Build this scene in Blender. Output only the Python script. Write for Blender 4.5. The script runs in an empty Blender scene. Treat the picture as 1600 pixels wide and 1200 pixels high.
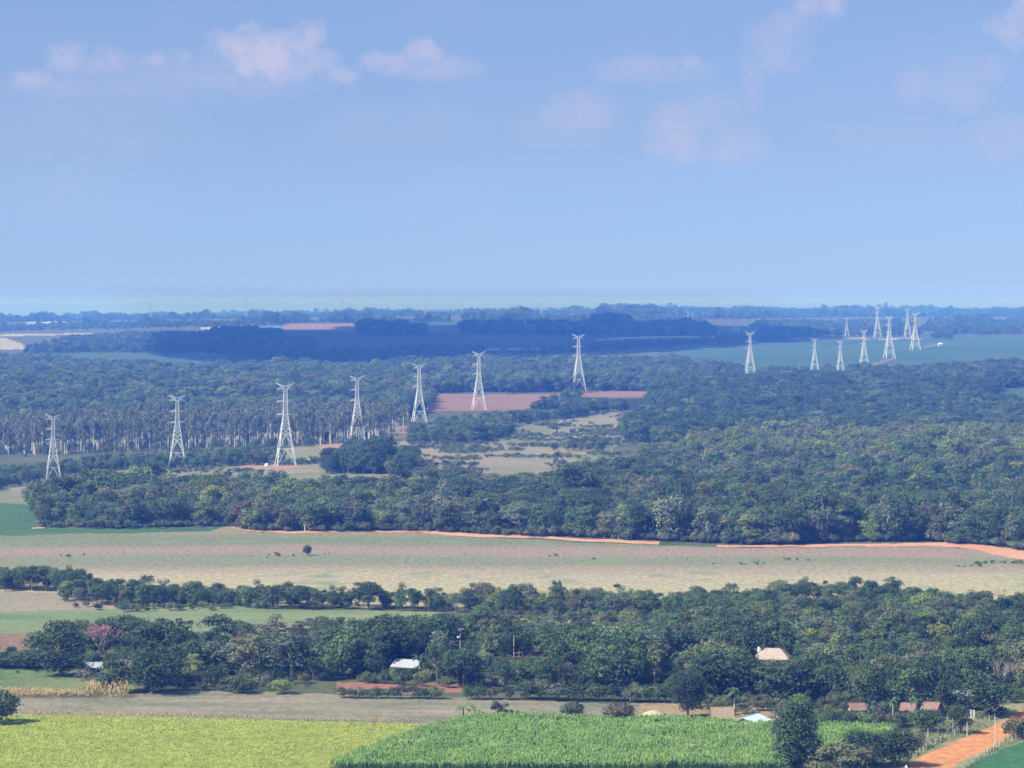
import bpy, math, random
import numpy as np
from mathutils import Vector, Matrix
random.seed(7); RNG = np.random.default_rng(11)
SC = bpy.context.scene
R = math.radians

# ------------------------------------------------------------------ camera, sky, sun, exposure
FPX = 4537.0; CAMH = 100.0; V0 = 475.0          # focal length in photo pixels, camera height, horizon row
cam_d = bpy.data.cameras.new('camera'); cam = bpy.data.objects.new('camera', cam_d)
SC.collection.objects.link(cam); SC.camera = cam
cam.location = (0, 0, CAMH); cam.rotation_euler = (R(90), 0, 0)
cam_d.sensor_width = 36; cam_d.lens = 36 * FPX / 1600; cam_d.shift_y = -(600 - V0) / 1600
cam_d.clip_start = 1; cam_d.clip_end = 80000
SC.view_settings.view_transform = 'Standard'; SC.view_settings.look = 'None'
SC.view_settings.exposure = 0.6; SC.view_settings.gamma = 1.0
SC.cycles.use_denoising = True
SC.cycles.diffuse_bounces = 2; SC.cycles.max_bounces = 5; SC.cycles.transparent_max_bounces = 4
SC.cycles.volume_bounces = 0

SUN_EL, SUN_AZ = R(46), R(-112)                 # azimuth clockwise from +Y: left and a little behind
SUND = Vector((math.sin(SUN_AZ) * math.cos(SUN_EL), math.cos(SUN_AZ) * math.cos(SUN_EL), math.sin(SUN_EL)))
sl = bpy.data.lights.new('sun', 'SUN'); sl.energy = 5.0; sl.angle = R(0.5); sl.color = (1.0, 0.95, 0.88)
so = bpy.data.objects.new('sun', sl); SC.collection.objects.link(so)
so.rotation_euler = (-SUND).to_track_quat('-Z', 'Y').to_euler(); so.location = (0, 0, 3000)

W = bpy.data.worlds.new('World'); SC.world = W; W.use_nodes = True
nt = W.node_tree; N = nt.nodes; L = nt.links; N.clear()
def nd(t, **k):
    n = N.new(t)
    for a, b in k.items(): setattr(n, a, b)
    return n
def mth(op, a, b=None, c=None, clamp=False):
    m = nd('ShaderNodeMath', operation=op, use_clamp=clamp)
    for i, x in enumerate((a, b, c)):
        if x is None: continue
        if isinstance(x, (int, float)): m.inputs[i].default_value = x
        else: L.new(x, m.inputs[i])
    return m.outputs[0]
sky = nd('ShaderNodeTexSky', sky_type='NISHITA'); sky.sun_disc = False
sky.sun_elevation = SUN_EL; sky.sun_rotation = SUN_AZ; sky.air_density = 1.0; sky.dust_density = 0.3; sky.ozone_density = 2.0
tc = nd('ShaderNodeTexCoord'); sep = nd('ShaderNodeSeparateXYZ'); L.new(tc.outputs['Generated'], sep.inputs[0])
ay = mth('MAXIMUM', mth('ABSOLUTE', sep.outputs[1]), 0.05)
px_ = mth('DIVIDE', sep.outputs[0], ay); pz_ = mth('DIVIDE', sep.outputs[2], ay)
# warm dusty horizon of the sky model cooled down, more near the horizon
tint = nd('ShaderNodeValToRGB'); L.new(mth('MULTIPLY', pz_, 2.0, clamp=True), tint.inputs[0])
el = tint.color_ramp.elements
el[0].position = 0.0; el[0].color = (0.19, 0.10, 0.80, 1)
el[1].position = 0.9; el[1].color = (1.04, 1.0, 0.91, 1)
e = el.new(0.004); e.color = (0.30, 0.465, 1.55, 1)
e = el.new(0.01); e.color = (0.325, 0.505, 1.20, 1)
e = el.new(0.025); e.color = (0.32, 0.485, 1.01, 1)
e = el.new(0.05); e.color = (0.315, 0.46, 0.95, 1)
e = el.new(0.12); e.color = (0.35, 0.42, 0.725, 1)
e = el.new(0.22); e.color = (0.40, 0.45, 0.67, 1)
mul = nd('ShaderNodeMix', data_type='RGBA', blend_type='MULTIPLY'); mul.inputs[0].default_value = 1
L.new(sky.outputs[0], mul.inputs[6]); L.new(tint.outputs[0], mul.inputs[7])
# clouds: soft cumulus bodies given by azimuth / elevation, broken up by noise
cmb = nd('ShaderNodeCombineXYZ'); L.new(px_, cmb.inputs[0]); L.new(pz_, cmb.inputs[1])
def cnoise(scale, detail, rough, sy=1.0, off=0.0):
    mp = nd('ShaderNodeMapping'); mp.inputs['Scale'].default_value = (scale, scale * sy, 1); mp.inputs['Location'].default_value = (off, off * .7, off)
    L.new(cmb.outputs[0], mp.inputs[0])
    t = nd('ShaderNodeTexNoise'); t.inputs['Scale'].default_value = 1; t.inputs['Detail'].default_value = detail; t.inputs['Roughness'].default_value = rough
    L.new(mp.outputs[0], t.inputs[0]); return t.outputs[0]
na = cnoise(55, 6, 0.6, 1.2, 3.1); nb = cnoise(160, 5, 0.6, 1.1, 9.7); nw = cnoise(20, 3, 0.5, 1.5, 5.3)
wob = mth('ADD', mth('MULTIPLY', mth('SUBTRACT', na, 0.5), 2.2), mth('MULTIPLY', mth('SUBTRACT', nb, 0.5), 2.0))
CL = [  # u, v, ru, rv, strength, softness of the base
    (395, 78, 78, 48, 1.0), (480, 62, 40, 38, .95), (440, 100, 90, 34, .6), (500, 92, 36, 30, .6),
    (108, 92, 46, 34, .62), (52, 125, 48, 20, .62), (170, 100, 40, 26, .5), (240, 95, 34, 18, .62), (287, 90, 20, 16, .55), (150, 135, 150, 22, .3), (300, 120, 220, 40, .28),
    (655, 82, 36, 26, .8), (610, 100, 62, 22, .6), (690, 106, 70, 18, .35), (535, 118, 24, 12, .5),
    (1010, 110, 82, 22, .42), (1075, 100, 20, 14, .4), (912, 175, 54, 34, .42), (880, 205, 90, 26, .2),
    (1055, 205, 50, 48, .46), (1120, 175, 60, 32, .36), (1150, 225, 50, 32, .38), (1175, 140, 20, 70, .30),
    (1215, 70, 50, 42, .34), (1270, 10, 50, 30, .65), (1240, 40, 40, 26, .4),
    (1590, 45, 48, 40, .7), (1610, 20, 40, 34, .6), (1500, 140, 46, 46, .36), (1435, 135, 34, 34, .3), (1540, 110, 40, 26, .3), (1570, 215, 60, 34, .28), (1400, 210, 160, 30, .14),
    (120, 200, 170, 70, .16), (620, 200, 130, 40, .12), (110, 290, 140, 60, .12)]
acc = None
for (u, v, ru, rv, s) in CL:
    cu, cv = (u - 800) / FPX, (V0 - v) / FPX
    dx = mth('MULTIPLY', mth('SUBTRACT', px_, cu), FPX / ru); dy = mth('MULTIPLY', mth('SUBTRACT', pz_, cv), FPX / rv)
    r2 = mth('ADD', mth('MULTIPLY', dx, dx), mth('MULTIPLY', dy, dy))
    f = mth('MULTIPLY', mth('SUBTRACT', mth('ADD', 1.05 if s > .5 else 1.6, wob), r2, clamp=False), .9 if s > .5 else .55, clamp=True)
    f = mth('MULTIPLY', f, s * (1.0 if s > .5 else 1.3))
    acc = f if acc is None else mth('MAXIMUM', acc, f)
front = mth('GREATER_THAN', sep.outputs[1], 0.0)
gen = mth('MULTIPLY', mth('SUBTRACT', nw, 0.55, clamp=True), 1.2, clamp=True)       # thin veil elsewhere
cm = mth('MULTIPLY', mth('MAXIMUM', mth('MULTIPLY', acc, front), mth('MULTIPLY', gen, 0.35)), mth('ADD', 0.45, mth('ADD', mth('MULTIPLY', na, 0.5), mth('MULTIPLY', nb, 0.45))), clamp=True)
cmix = nd('ShaderNodeMix', data_type='RGBA'); L.new(mth('MULTIPLY', cm, 0.92), cmix.inputs[0]); L.new(mul.outputs[2], cmix.inputs[6])
SKYS = 0.12
cmix.inputs[7].default_value = (0.365 / SKYS, 0.37 / SKYS, 0.52 / SKYS, 1)
bg = nd('ShaderNodeBackground'); bg.inputs[1].default_value = SKYS
L.new(cmix.outputs[2], bg.inputs[0]); wo = nd('ShaderNodeOutputWorld'); L.new(bg.outputs[0], wo.inputs[0])

# ------------------------------------------------------------------ the lie of the land
_Y = np.array([-4000, 1800, 2204, 2499, 2695, 3092, 3686, 3876, 4270, 4726, 5609, 6805, 8711, 11493, 14000, 22000, 40000], float)
_Z = np.array([0, 0, -3, -3, 2, 8, 9, 12, 20, 25, 32, 40, 52, 62, 68, 75, 60], float)
_gy = np.exp(np.linspace(math.log(300), math.log(40000), 1600)); _gz = np.interp(_gy, _Y, _Z)
_k = np.exp(-np.linspace(-2.2, 2.2, 41) ** 2); _k /= _k.sum()
_gz = np.convolve(np.pad(_gz, 20, mode='edge'), _k, 'valid')
def hashn(ix, iy, s=0):
    h = np.sin(ix * 127.1 + iy * 311.7 + s * 74.7) * 43758.5453
    return h - np.floor(h)
def vnoise(x, y, s=0):
    ix, iy = np.floor(x), np.floor(y); fx, fy = x - ix, y - iy
    fx = fx * fx * (3 - 2 * fx); fy = fy * fy * (3 - 2 * fy)
    return (hashn(ix, iy, s) * (1 - fx) + hashn(ix + 1, iy, s) * fx) * (1 - fy) + (hashn(ix, iy + 1, s) * (1 - fx) + hashn(ix + 1, iy + 1, s) * fx) * fy
def gz(x, y):
    x = np.asarray(x, float); y = np.asarray(y, float)
    yy = np.maximum(y, 450.0); s = x / yy / 0.1763
    z = np.interp(yy, _gy, _gz)
    A = np.interp(yy, [6000, 8700, 11500, 14000, 22000, 40000], [0, 5, 33, 60, 110, 130])
    z = z - A * np.clip(-s, 0, 1.1) ** 1.15
    B = np.interp(yy, [1350, 1700, 2300, 2900], [0, 12, 12, 0])
    z = z - B * np.clip(-s - 0.2, 0, 0.9)
    z = z + np.clip((yy - 1500) / 1500, 0, 1) * 2.0 * (vnoise(x / 260 + 31, y / 400 + 7) - .5)
    return z
def proj(x, y, z):
    return 800 + FPX * x / y, V0 + FPX * (CAMH - z) / y
_ry = np.exp(np.linspace(math.log(470), math.log(26000), 2600))
def P(u, v):
    """photo pixel -> point where that line of sight meets the ground"""
    sx = (u - 800) / FPX
    vv = V0 + FPX * (CAMH - gz(sx * _ry, _ry)) / _ry
    i = int(np.argmax(vv <= v)) if (vv <= v).any() else len(_ry) - 1
    if i == 0: y = _ry[0]
    else:
        t = (vv[i - 1] - v) / (vv[i - 1] - vv[i]); y = _ry[i - 1] + t * (_ry[i] - _ry[i - 1])
    x = sx * y
    return float(x), float(y), float(gz(x, y))
def inpoly(u, v, poly):
    u = np.asarray(u); v = np.asarray(v); c = np.zeros(u.shape, bool); n = len(poly)
    for i in range(n):
        x1, y1 = poly[i]; x2, y2 = poly[i - 1]
        if y1 == y2: continue
        c ^= ((y1 > v) != (y2 > v)) & (u < (x2 - x1) * (v - y1) / (y2 - y1) + x1)
    return c
def nearline(u, v, pts):
    m = np.zeros(u.shape, bool)
    for (x1, y1, w1), (x2, y2, w2) in zip(pts[:-1], pts[1:]):
        dx = x2 - x1; t = np.clip((u - x1) / dx, 0, 1) if dx else np.zeros(u.shape)
        m |= (u >= min(x1, x2)) & (u <= max(x1, x2)) & (np.abs(v - (y1 + t * (y2 - y1))) <= w1 + t * (w2 - w1))
    return m

# ------------------------------------------------------------------ helpers
def tag(o, label=None, cat=None, group=None, kind=None):
    for k, v in (('label', label), ('category', cat), ('group', group), ('kind', kind)):
        if v: o[k] = v
    return o
def link(o, parent=None):
    SC.collection.objects.link(o); o.parent = parent; return o
def npmesh(name, V, F, mats, midx=None, smooth=False):
    V = np.asarray(V, np.float32); F = np.asarray(F, np.int32); k = F.shape[1]
    m = bpy.data.meshes.new(name); m.vertices.add(len(V)); m.vertices.foreach_set('co', V.ravel())
    m.loops.add(F.size); m.loops.foreach_set('vertex_index', F.ravel())
    m.polygons.add(len(F)); m.polygons.foreach_set('loop_start', np.arange(len(F), dtype=np.int32) * k)
    m.polygons.foreach_set('loop_total', np.full(len(F), k, np.int32))
    if midx is not None: m.polygons.foreach_set('material_index', np.asarray(midx, np.int32))
    if smooth: m.polygons.foreach_set('use_smooth', np.ones(len(F), bool))
    for x in (mats if isinstance(mats, (list, tuple)) else [mats]): m.materials.append(x)
    m.update(calc_edges=True); return m
class MB:
    def __init__(s): s.v = []; s.f = []
    def box(s, a, b):
        (x0, y0, z0), (x1, y1, z1) = a, b; n = len(s.v)
        s.v += [(x0, y0, z0), (x1, y0, z0), (x1, y1, z0), (x0, y1, z0), (x0, y0, z1), (x1, y0, z1), (x1, y1, z1), (x0, y1, z1)]
        s.f += [tuple(n + i for i in q) for q in ((3, 2, 1, 0), (4, 5, 6, 7), (0, 1, 5, 4), (1, 2, 6, 5), (2, 3, 7, 6), (3, 0, 4, 7))]; return s
    def bar(s, a, b, w, w2=None, n=4):
        a = Vector(a); b = Vector(b); w2 = w if w2 is None else w2; d = (b - a).normalized()
        t = d.cross(Vector((0, 0, 1)) if abs(d.z) < .95 else Vector((1, 0, 0))).normalized(); q = d.cross(t); k = len(s.v)
        for c, r in ((a, w), (b, w2)):
            for i in range(n):
                an = 2 * math.pi * (i + .5) / n; s.v.append(tuple(c + t * (math.cos(an) * r) + q * (math.sin(an) * r)))
        for i in range(n): j = (i + 1) % n; s.f.append((k + i, k + j, k + n + j, k + n + i))
        s.f.append(tuple(k + i for i in range(n))[::-1]); s.f.append(tuple(k + n + i for i in range(n))); return s
    def poly(s, pts): n = len(s.v); s.v += [tuple(p) for p in pts]; s.f.append(tuple(range(n, n + len(pts)))); return s
    def slab(s, pts, t):
        """closed slab: polygon pts thickened by vector t"""
        t = Vector(t); n = len(s.v); k = len(pts); s.v += [tuple(p) for p in pts] + [tuple(Vector(p) + t) for p in pts]
        s.f.append(tuple(range(n, n + k))[::-1]); s.f.append(tuple(range(n + k, n + 2 * k)))
        for i in range(k): j = (i + 1) % k; s.f.append((n + i, n + j, n + k + j, n + k + i))
        return s
    def mesh(s, name, mat):
        m = bpy.data.meshes.new(name); m.from_pydata(s.v, [], s.f); m.materials.append(mat); m.update(); return m
    def build(s, name, mat, parent=None): return link(bpy.data.objects.new(name, s.mesh(name, mat)), parent)
def empty(name, loc, rz=0, sc=1):
    o = bpy.data.objects.new(name, None); o.location = loc; o.rotation_euler = (0, 0, rz)
    o.scale = (sc,) * 3 if isinstance(sc, (int, float)) else sc; o.empty_display_size = 1; return link(o)

# ------------------------------------------------------------------ materials
def newmat(name, rough=1.0):
    m = bpy.data.materials.new(name); m.use_nodes = True; b = m.node_tree.nodes['Principled BSDF']
    b.inputs['Roughness'].default_value = rough; b.inputs['Specular IOR Level'].default_value = 0.15
    return m, m.node_tree.nodes, m.node_tree.links, b
def mat_plain(name, col, rough=.8, var=.25, scale=1.0, bump=0):
    m, n, l, b = newmat(name, rough)
    t = n.new('ShaderNodeTexNoise'); t.inputs['Scale'].default_value = scale; t.inputs['Detail'].default_value = 4
    g = n.new('ShaderNodeNewGeometry'); l.new(g.outputs['Position'], t.inputs[0])
    r = n.new('ShaderNodeValToRGB'); l.new(t.outputs[0], r.inputs[0])
    r.color_ramp.elements[0].position = .3; r.color_ramp.elements[0].color = tuple(c * (1 - var) for c in col) + (1,)
    r.color_ramp.elements[1].position = .7; r.color_ramp.elements[1].color = tuple(min(1, c * (1 + var)) for c in col) + (1,)
    l.new(r.outputs[0], b.inputs['Base Color']); return m
def mat_ground(name, cols, sx=1 / 30., sy=1 / 60., fine=.5, bands=None, spots=None, rows=None, gain=.74):
    """cols: ramp of base colours driven by large noise; bands: list of (world y, colour) that follow the field strips"""
    m, n, l, b = newmat(name, 1.0)
    if cols: cols = [tuple(q * gain for q in c) for c in cols]
    if bands: bands = [(a, tuple(q * gain for q in c)) for a, c in bands]
    g = n.new('ShaderNodeNewGeometry')
    def noise(scale, detail, vx=1, vy=1, off=0):
        mp = n.new('ShaderNodeMapping'); mp.inputs['Scale'].default_value = (scale * vx, scale * vy, 0.001); mp.inputs['Location'].default_value = (off, off, 0)
        l.new(g.outputs['Position'], mp.inputs[0]); t = n.new('ShaderNodeTexNoise'); t.inputs['Scale'].default_value = 1
        t.inputs['Detail'].default_value = detail; t.inputs['Roughness'].default_value = .62; l.new(mp.outputs[0], t.inputs[0]); return t.outputs[0]
    def mm(op, a, b_=None, clamp=False):
        q = n.new('ShaderNodeMath'); q.operation = op; q.use_clamp = clamp
        for i, x in enumerate((a, b_)):
            if x is None: continue
            if isinstance(x, (int, float)): q.inputs[i].default_value = x
            else: l.new(x, q.inputs[i])
        return q.outputs[0]
    big = noise(1, 5, sx, sy)
    if bands:
        s = n.new('ShaderNodeSeparateXYZ'); l.new(g.outputs['Position'], s.inputs[0])
        y0, y1 = bands[0][0], bands[-1][0]
        yy = mm('ADD', s.outputs[1], mm('MULTIPLY', mm('SUBTRACT', big, .5), 90))
        yy = mm('ADD', yy, mm('MULTIPLY', mm('SUBTRACT', noise(1, 4, .12, .05, 3), .5), 22))
        fac = mm('DIVIDE', mm('SUBTRACT', yy, y0), y1 - y0, True)
        ramp = n.new('ShaderNodeValToRGB'); l.new(fac, ramp.inputs[0]); e = ramp.color_ramp.elements
        e[0].position = 0; e[0].color = bands[0][1] + (1,); e[1].position = 1; e[1].color = bands[-1][1] + (1,)
        for yb, c in bands[1:-1]: k = e.new((yb - y0) / (y1 - y0)); k.color = c + (1,)
    else:
        ramp = n.new('ShaderNodeValToRGB'); l.new(big, ramp.inputs[0]); e = ramp.color_ramp.elements
        k = len(cols); e[0].position = .3; e[0].color = cols[0] + (1,); e[1].position = .7; e[1].color = cols[-1] + (1,)
        for i in range(1, k - 1): q = e.new(.3 + .4 * i / (k - 1)); q.color = cols[i] + (1,)
    out = ramp.outputs[0]
    f1 = noise(1, 6, .5, .22, 7); f2 = noise(1, 5, 2.2, 1.1, 5)
    mv = mm('ADD', mm('MULTIPLY', mm('SUBTRACT', f1, .5), 2.2 * fine), mm('MULTIPLY', mm('SUBTRACT', f2, .5), 1.3 * fine)); mv = mm('ADD', mv, 1.0)
    if rows:
        w = n.new('ShaderNodeTexWave'); w.inputs['Scale'].default_value = rows; w.inputs['Distortion'].default_value = 1.5; l.new(g.outputs['Position'], w.inputs[0]); w.bands_direction = 'Y'
        mv = mm('MULTIPLY', mv, mm('ADD', .88, mm('MULTIPLY', w.outputs[1], .24)))
    hsv = n.new('ShaderNodeHueSaturation'); l.new(out, hsv.inputs['Color']); l.new(mv, hsv.inputs['Value']); out = hsv.outputs[0]
    if spots:
        sp = noise(1, 4, spots[1], spots[1] * .6, 11)
        mx = n.new('ShaderNodeMix'); mx.data_type = 'RGBA'
        l.new(mm('MULTIPLY', mm('SUBTRACT', sp, spots[2]), 9, True), mx.inputs[0]); l.new(out, mx.inputs[6]); mx.inputs[7].default_value = spots[0] + (1,); out = mx.outputs[2]
    l.new(out, b.inputs['Base Color'])
    return m
def mat_leaf(name, col, var=.30, transl=.27, hue=.02):
    m, n, l, b = newmat(name, .65)
    oi = n.new('ShaderNodeObjectInfo'); g = n.new('ShaderNodeNewGeometry')
    t = n.new('ShaderNodeTexNoise'); t.inputs['Scale'].default_value = .45; t.inputs['Detail'].default_value = 3; l.new(g.outputs['Position'], t.inputs[0])
    def mm(op, a, b_):
        q = n.new('ShaderNodeMath'); q.operation = op
        for i, x in enumerate((a, b_)):
            if isinstance(x, (int, float)): q.inputs[i].default_value = x
            else: l.new(x, q.inputs[i])
        return q.outputs[0]
    v = mm('MULTIPLY', mm('ADD', 1 - var, mm('MULTIPLY', oi.outputs['Random'], 2 * var)), mm('ADD', .35, mm('MULTIPLY', t.outputs[0], 1.3)))
    h = n.new('ShaderNodeHueSaturation'); h.inputs['Color'].default_value = col + (1,); l.new(v, h.inputs['Value'])
    r2 = mm('FRACT', mm('MULTIPLY', oi.outputs['Random'], 17.3), 0); l.new(mm('ADD', .5 - hue, mm('MULTIPLY', r2, 2 * hue)), h.inputs['Hue'])
    l.new(h.outputs[0], b.inputs['Base Color'])
    if transl:
        tr = n.new('ShaderNodeBsdfTranslucent'); l.new(h.outputs[0], tr.inputs[0]); mx = n.new('ShaderNodeMixShader'); mx.inputs[0].default_value = transl
        l.new(b.outputs[0], mx.inputs[1]); l.new(tr.outputs[0], mx.inputs[2]); l.new(mx.outputs[0], n['Material Output'].inputs[0])
    return m
TONES = {'dark green': (0.072, 0.114, 0.056), 'mid green': (0.112, 0.168, 0.069), 'yellowish green': (0.190, 0.241, 0.073),
         'olive': (0.174, 0.185, 0.099), 'grey green': (0.162, 0.196, 0.129), 'reddish brown': (0.185, 0.162, 0.110)}
LEAF = {k: mat_leaf('leaf_' + k.replace(' ', '_'), c) for k, c in TONES.items()}
BARK = mat_plain('bark', (.20, .165, .12), 1, .35, 1.5)
PALEBARK = mat_plain('pale_bark', (.62, .58, .50), 1, .2, 1.2)
# ------------------------------------------------------------------ ground, fields and tracks (one sheet, cut along the field edges)
rows_v = list(np.arange(1212, 880, -1.25)) + list(np.arange(879.5, 815, -.6)) + list(np.arange(814.5, 483.9, -1.25))
yc = [P(800, v)[1] for v in rows_v]
yc = [-1500, -200, 200, 450, 520, 570, 600] + yc + list(np.exp(np.linspace(math.log(yc[-1] * 1.03), math.log(26000), 14)))
yc = np.array(sorted(set(round(q, 3) for q in yc)))
# keep rows from getting too far apart
fill = [yc[0]]
for q in yc[1:]:
    if q > 600 and q - fill[-1] > 260:
        k = int((q - fill[-1]) // 260) + 1; fill += list(np.linspace(fill[-1], q, k + 1)[1:])
    else: fill.append(q)
yc = np.array(fill)
uc = np.concatenate([[-7000, -3500, -1600, -700, -300], np.arange(-60, 1661, 2.0), [1900, 2300, 3200, 5000, 8600]])
SX = (uc - 800) / FPX
XX = SX[None, :] * np.maximum(yc, 450)[:, None]; YY = np.repeat(yc[:, None], len(uc), 1); ZZ = gz(XX, YY)
nr, nc = XX.shape
VV = np.stack([XX, YY, ZZ], -1).reshape(-1, 3)
idx = np.arange(nr * nc).reshape(nr, nc)
FF = np.stack([idx[:-1, :-1], idx[:-1, 1:], idx[1:, 1:], idx[1:, :-1]], -1).reshape(-1, 4)
cx = (XX[:-1, :-1] + XX[1:, 1:]) / 2; cy = (YY[:-1, :-1] + YY[1:, 1:]) / 2; cz = (ZZ[:-1, :-1] + ZZ[1:, 1:]) / 2
cyc = np.maximum(cy, 300); fu, fv = proj(cx, cyc, cz)
fu = fu + 5 * (vnoise(cx / 9, cy / 14, 1) - .5); fv0 = fv.copy(); fv = fv + np.clip((fv - 700) / 100, 0, 1) * 1.3 * (vnoise(cx / 4.1, cy / 9, 3) - .5) + 2.4 * (vnoise(cx / 14, cy / 30, 2) - .5) * np.clip((fv - 480) / 200, .2, 1)
tan = (.40, .33, .19); ptan = (.36, .29, .22); pink = (.33, .235, .185); ggr = (.17, .22, .11); dgr = (.05, .12, .055)
G = {}
G['ground'] = mat_ground('woodland_floor', [(.055, .085, .035), (.10, .12, .055), (.16, .15, .085)], fine=.6)
def region(name, mat, label, cat, test): REG.append((name, mat, label, cat, test))
REG = []
M_fallow = mat_ground('fallow_strips', None, 1 / 160., 1 / 60., .8, bands=[(960, (.36, .34, .19)), (1010, (.42, .38, .22)), (1065, (.41, .36, .24)), (1098, (.34, .28, .195)), (1122, (.23, .24, .14)), (1140, (.22, .245, .145)), (1158, (.335, .25, .19)), (1186, (.325, .24, .18)), (1206, (.20, .23, .125)), (1240, (.19, .22, .12)), (1290, (.30, .25, .15))], spots=((.17, .20, .11), .035, .56))
PG = lambda poly: (lambda u, v: inpoly(u, v, poly))
region('fallow_field', M_fallow, '', '', PG([(-60, 830), (60, 826), (360, 822), (400, 832), (660, 832), (720, 838), (1030, 853), (1180, 857), (1450, 852), (1520, 857), (1660, 880), (1660, 965), (1500, 955), (1400, 944), (1250, 938), (1050, 948), (830, 950), (700, 948), (560, 950), (430, 945), (330, 932), (170, 925), (-60, 925)]))
region('crop_field', mat_ground('dark_crop', [(.045, .12, .05), (.07, .155, .065), (.10, .16, .07)], 1 / 40., 1 / 22., fine=.6), '', '', PG([(-70, 778), (40, 785), (62, 792), (70, 826), (240, 825), (350, 823), (330, 831), (120, 835), (-70, 838)]))
region('fallow_field', mat_ground('pinkish_soil', [(.26, .26, .17), (.33, .28, .20), (.36, .32, .22)], fine=.4), '', '', PG([(-60, 922), (110, 926), (190, 932), (180, 956), (-60, 957)]))
region('meadow', mat_ground('meadow_grass', [(.13, .20, .085), (.20, .26, .12), (.27, .29, .15)], 1 / 60., 1 / 20., fine=.35), '', '', PG([(-60, 957), (90, 953), (330, 946), (500, 953), (690, 955), (700, 962), (560, 985), (380, 1000), (100, 1000), (-60, 990)]))
region('meadow', mat_ground('pale_scrub_grass', [(.24, .27, .14), (.36, .35, .22)], fine=.5), '', '', PG([(770, 956), (1060, 962), (1110, 985), (1040, 995), (790, 985)]))
region('bare_earth', mat_ground('brown_soil', [(.28, .17, .11), (.22, .16, .10)], fine=.5), '', '', PG([(-60, 988), (60, 990), (90, 1003), (50, 1016), (-60, 1022)]))
region('bare_earth', mat_ground('yard_soil', [(.40, .25, .15), (.32, .24, .14)], fine=.4), '', '', PG([(785, 1008), (870, 1008), (880, 1034), (790, 1034)]))
region('meadow', mat_ground('rough_grass', [(.10, .17, .06), (.17, .22, .09), (.24, .24, .11)], fine=.6), '', '', PG([(-60, 1044), (130, 1048), (190, 1058), (212, 1076), (200, 1092), (-60, 1092)]))
region('bare_earth', mat_ground('red_earth', [(.38, .15, .10), (.32, .18, .12)], fine=.3), '', '', PG([(526, 1066), (620, 1067), (722, 1068), (722, 1083), (620, 1082), (526, 1082)]))
region('bare_earth', mat_ground('brown_yard', [(.30, .21, .11), (.36, .26, .15), (.30, .28, .12)], fine=.5), '', '', PG([(985, 1098), (1240, 1096), (1250, 1134), (985, 1130)]))
region('fallow_field', mat_ground('dry_fallow', [(.17, .19, .115), (.26, .24, .16), (.36, .29, .215)], 1 / 38., 1 / 9., fine=.55), '', '', PG([(-60, 1087), (150, 1088), (215, 1083), (300, 1079), (440, 1082), (560, 1086), (740, 1091), (860, 1097), (1000, 1100), (1000, 1130), (655, 1134), (300, 1124), (40, 1119), (-60, 1119)]))
region('fallow_field', mat_ground('yellow_crop_soil', [(.36, .42, .10), (.50, .52, .15)], fine=.25), '', '', PG([(-70, 1119), (40, 1119), (300, 1124), (660, 1134), (655, 1150), (560, 1195), (530, 1250), (-70, 1250)]))
region('maize_field_soil', mat_ground('maize_soil', [(.06, .10, .03), (.10, .12, .04)], fine=.4), '', '', PG([(516, 1201), (648, 1149), (750, 1126), (1100, 1132), (1215, 1141), (1390, 1144), (1400, 1160), (1370, 1185), (1330, 1250), (530, 1250)]))
region('grass_verge', mat_ground('verge_grass', [(.17, .20, .085), (.30, .29, .15), (.36, .30, .18)], 1 / 12., 1 / 12., fine=.6), '', '', PG([(1375, 1150), (1440, 1138), (1505, 1118), (1560, 1103), (1600, 1098), (1660, 1094), (1660, 1155), (1600, 1160), (1560, 1174), (1480, 1250), (1330, 1250), (1370, 1190)]))
region('crop_field', mat_ground('teal_crop', [(.04, .14, .055), (.075, .20, .075)], 1 / 14., 1 / 10., fine=.6), '', '', PG([(1490, 1212), (1530, 1188), (1560, 1173), (1600, 1159), (1670, 1150), (1670, 1260), (1440, 1260)]))
region('dirt_road', mat_ground('orange_dirt', [(.56, .23, .085), (.64, .28, .11), (.60, .34, .17)], 1 / 6., 1 / 5., fine=.55), '', '', PG([(1408, 1199), (1446, 1180), (1480, 1163), (1540, 1141), (1575, 1122), (1592, 1110), (1660, 1096), (1660, 1117), (1607, 1131), (1585, 1146), (1540, 1172), (1500, 1190), (1470, 1214), (1440, 1260), (1380, 1260), (1400, 1215)]))
M_track = mat_ground('track_dirt', [(.62, .30, .17), (.66, .38, .24)], fine=.3)
region('dirt_track', M_track, '', '', lambda u, v: nearline(u, v, [(362, 823, 2.4), (400, 828, 2.2), (450, 831, 1.6), (530, 830, 1.2), (660, 829.5, 2.0), (700, 833, 3.0), (760, 836.5, 2.4), (840, 839.5, 2.0), (930, 844, 2.4), (1030, 849, 2.4)]) | nearline(u, v, [(1120, 854, 1.1), (1180, 854, 1.6), (1300, 852, 2.0), (1450, 850, 2.4), (1500, 851, 3.2), (1530, 855, 5), (1560, 861, 6.5), (1600, 867, 7), (1660, 873, 8)]) | nearline(u, v, [(50, 826, 1), (68, 825, 1)]))
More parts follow.
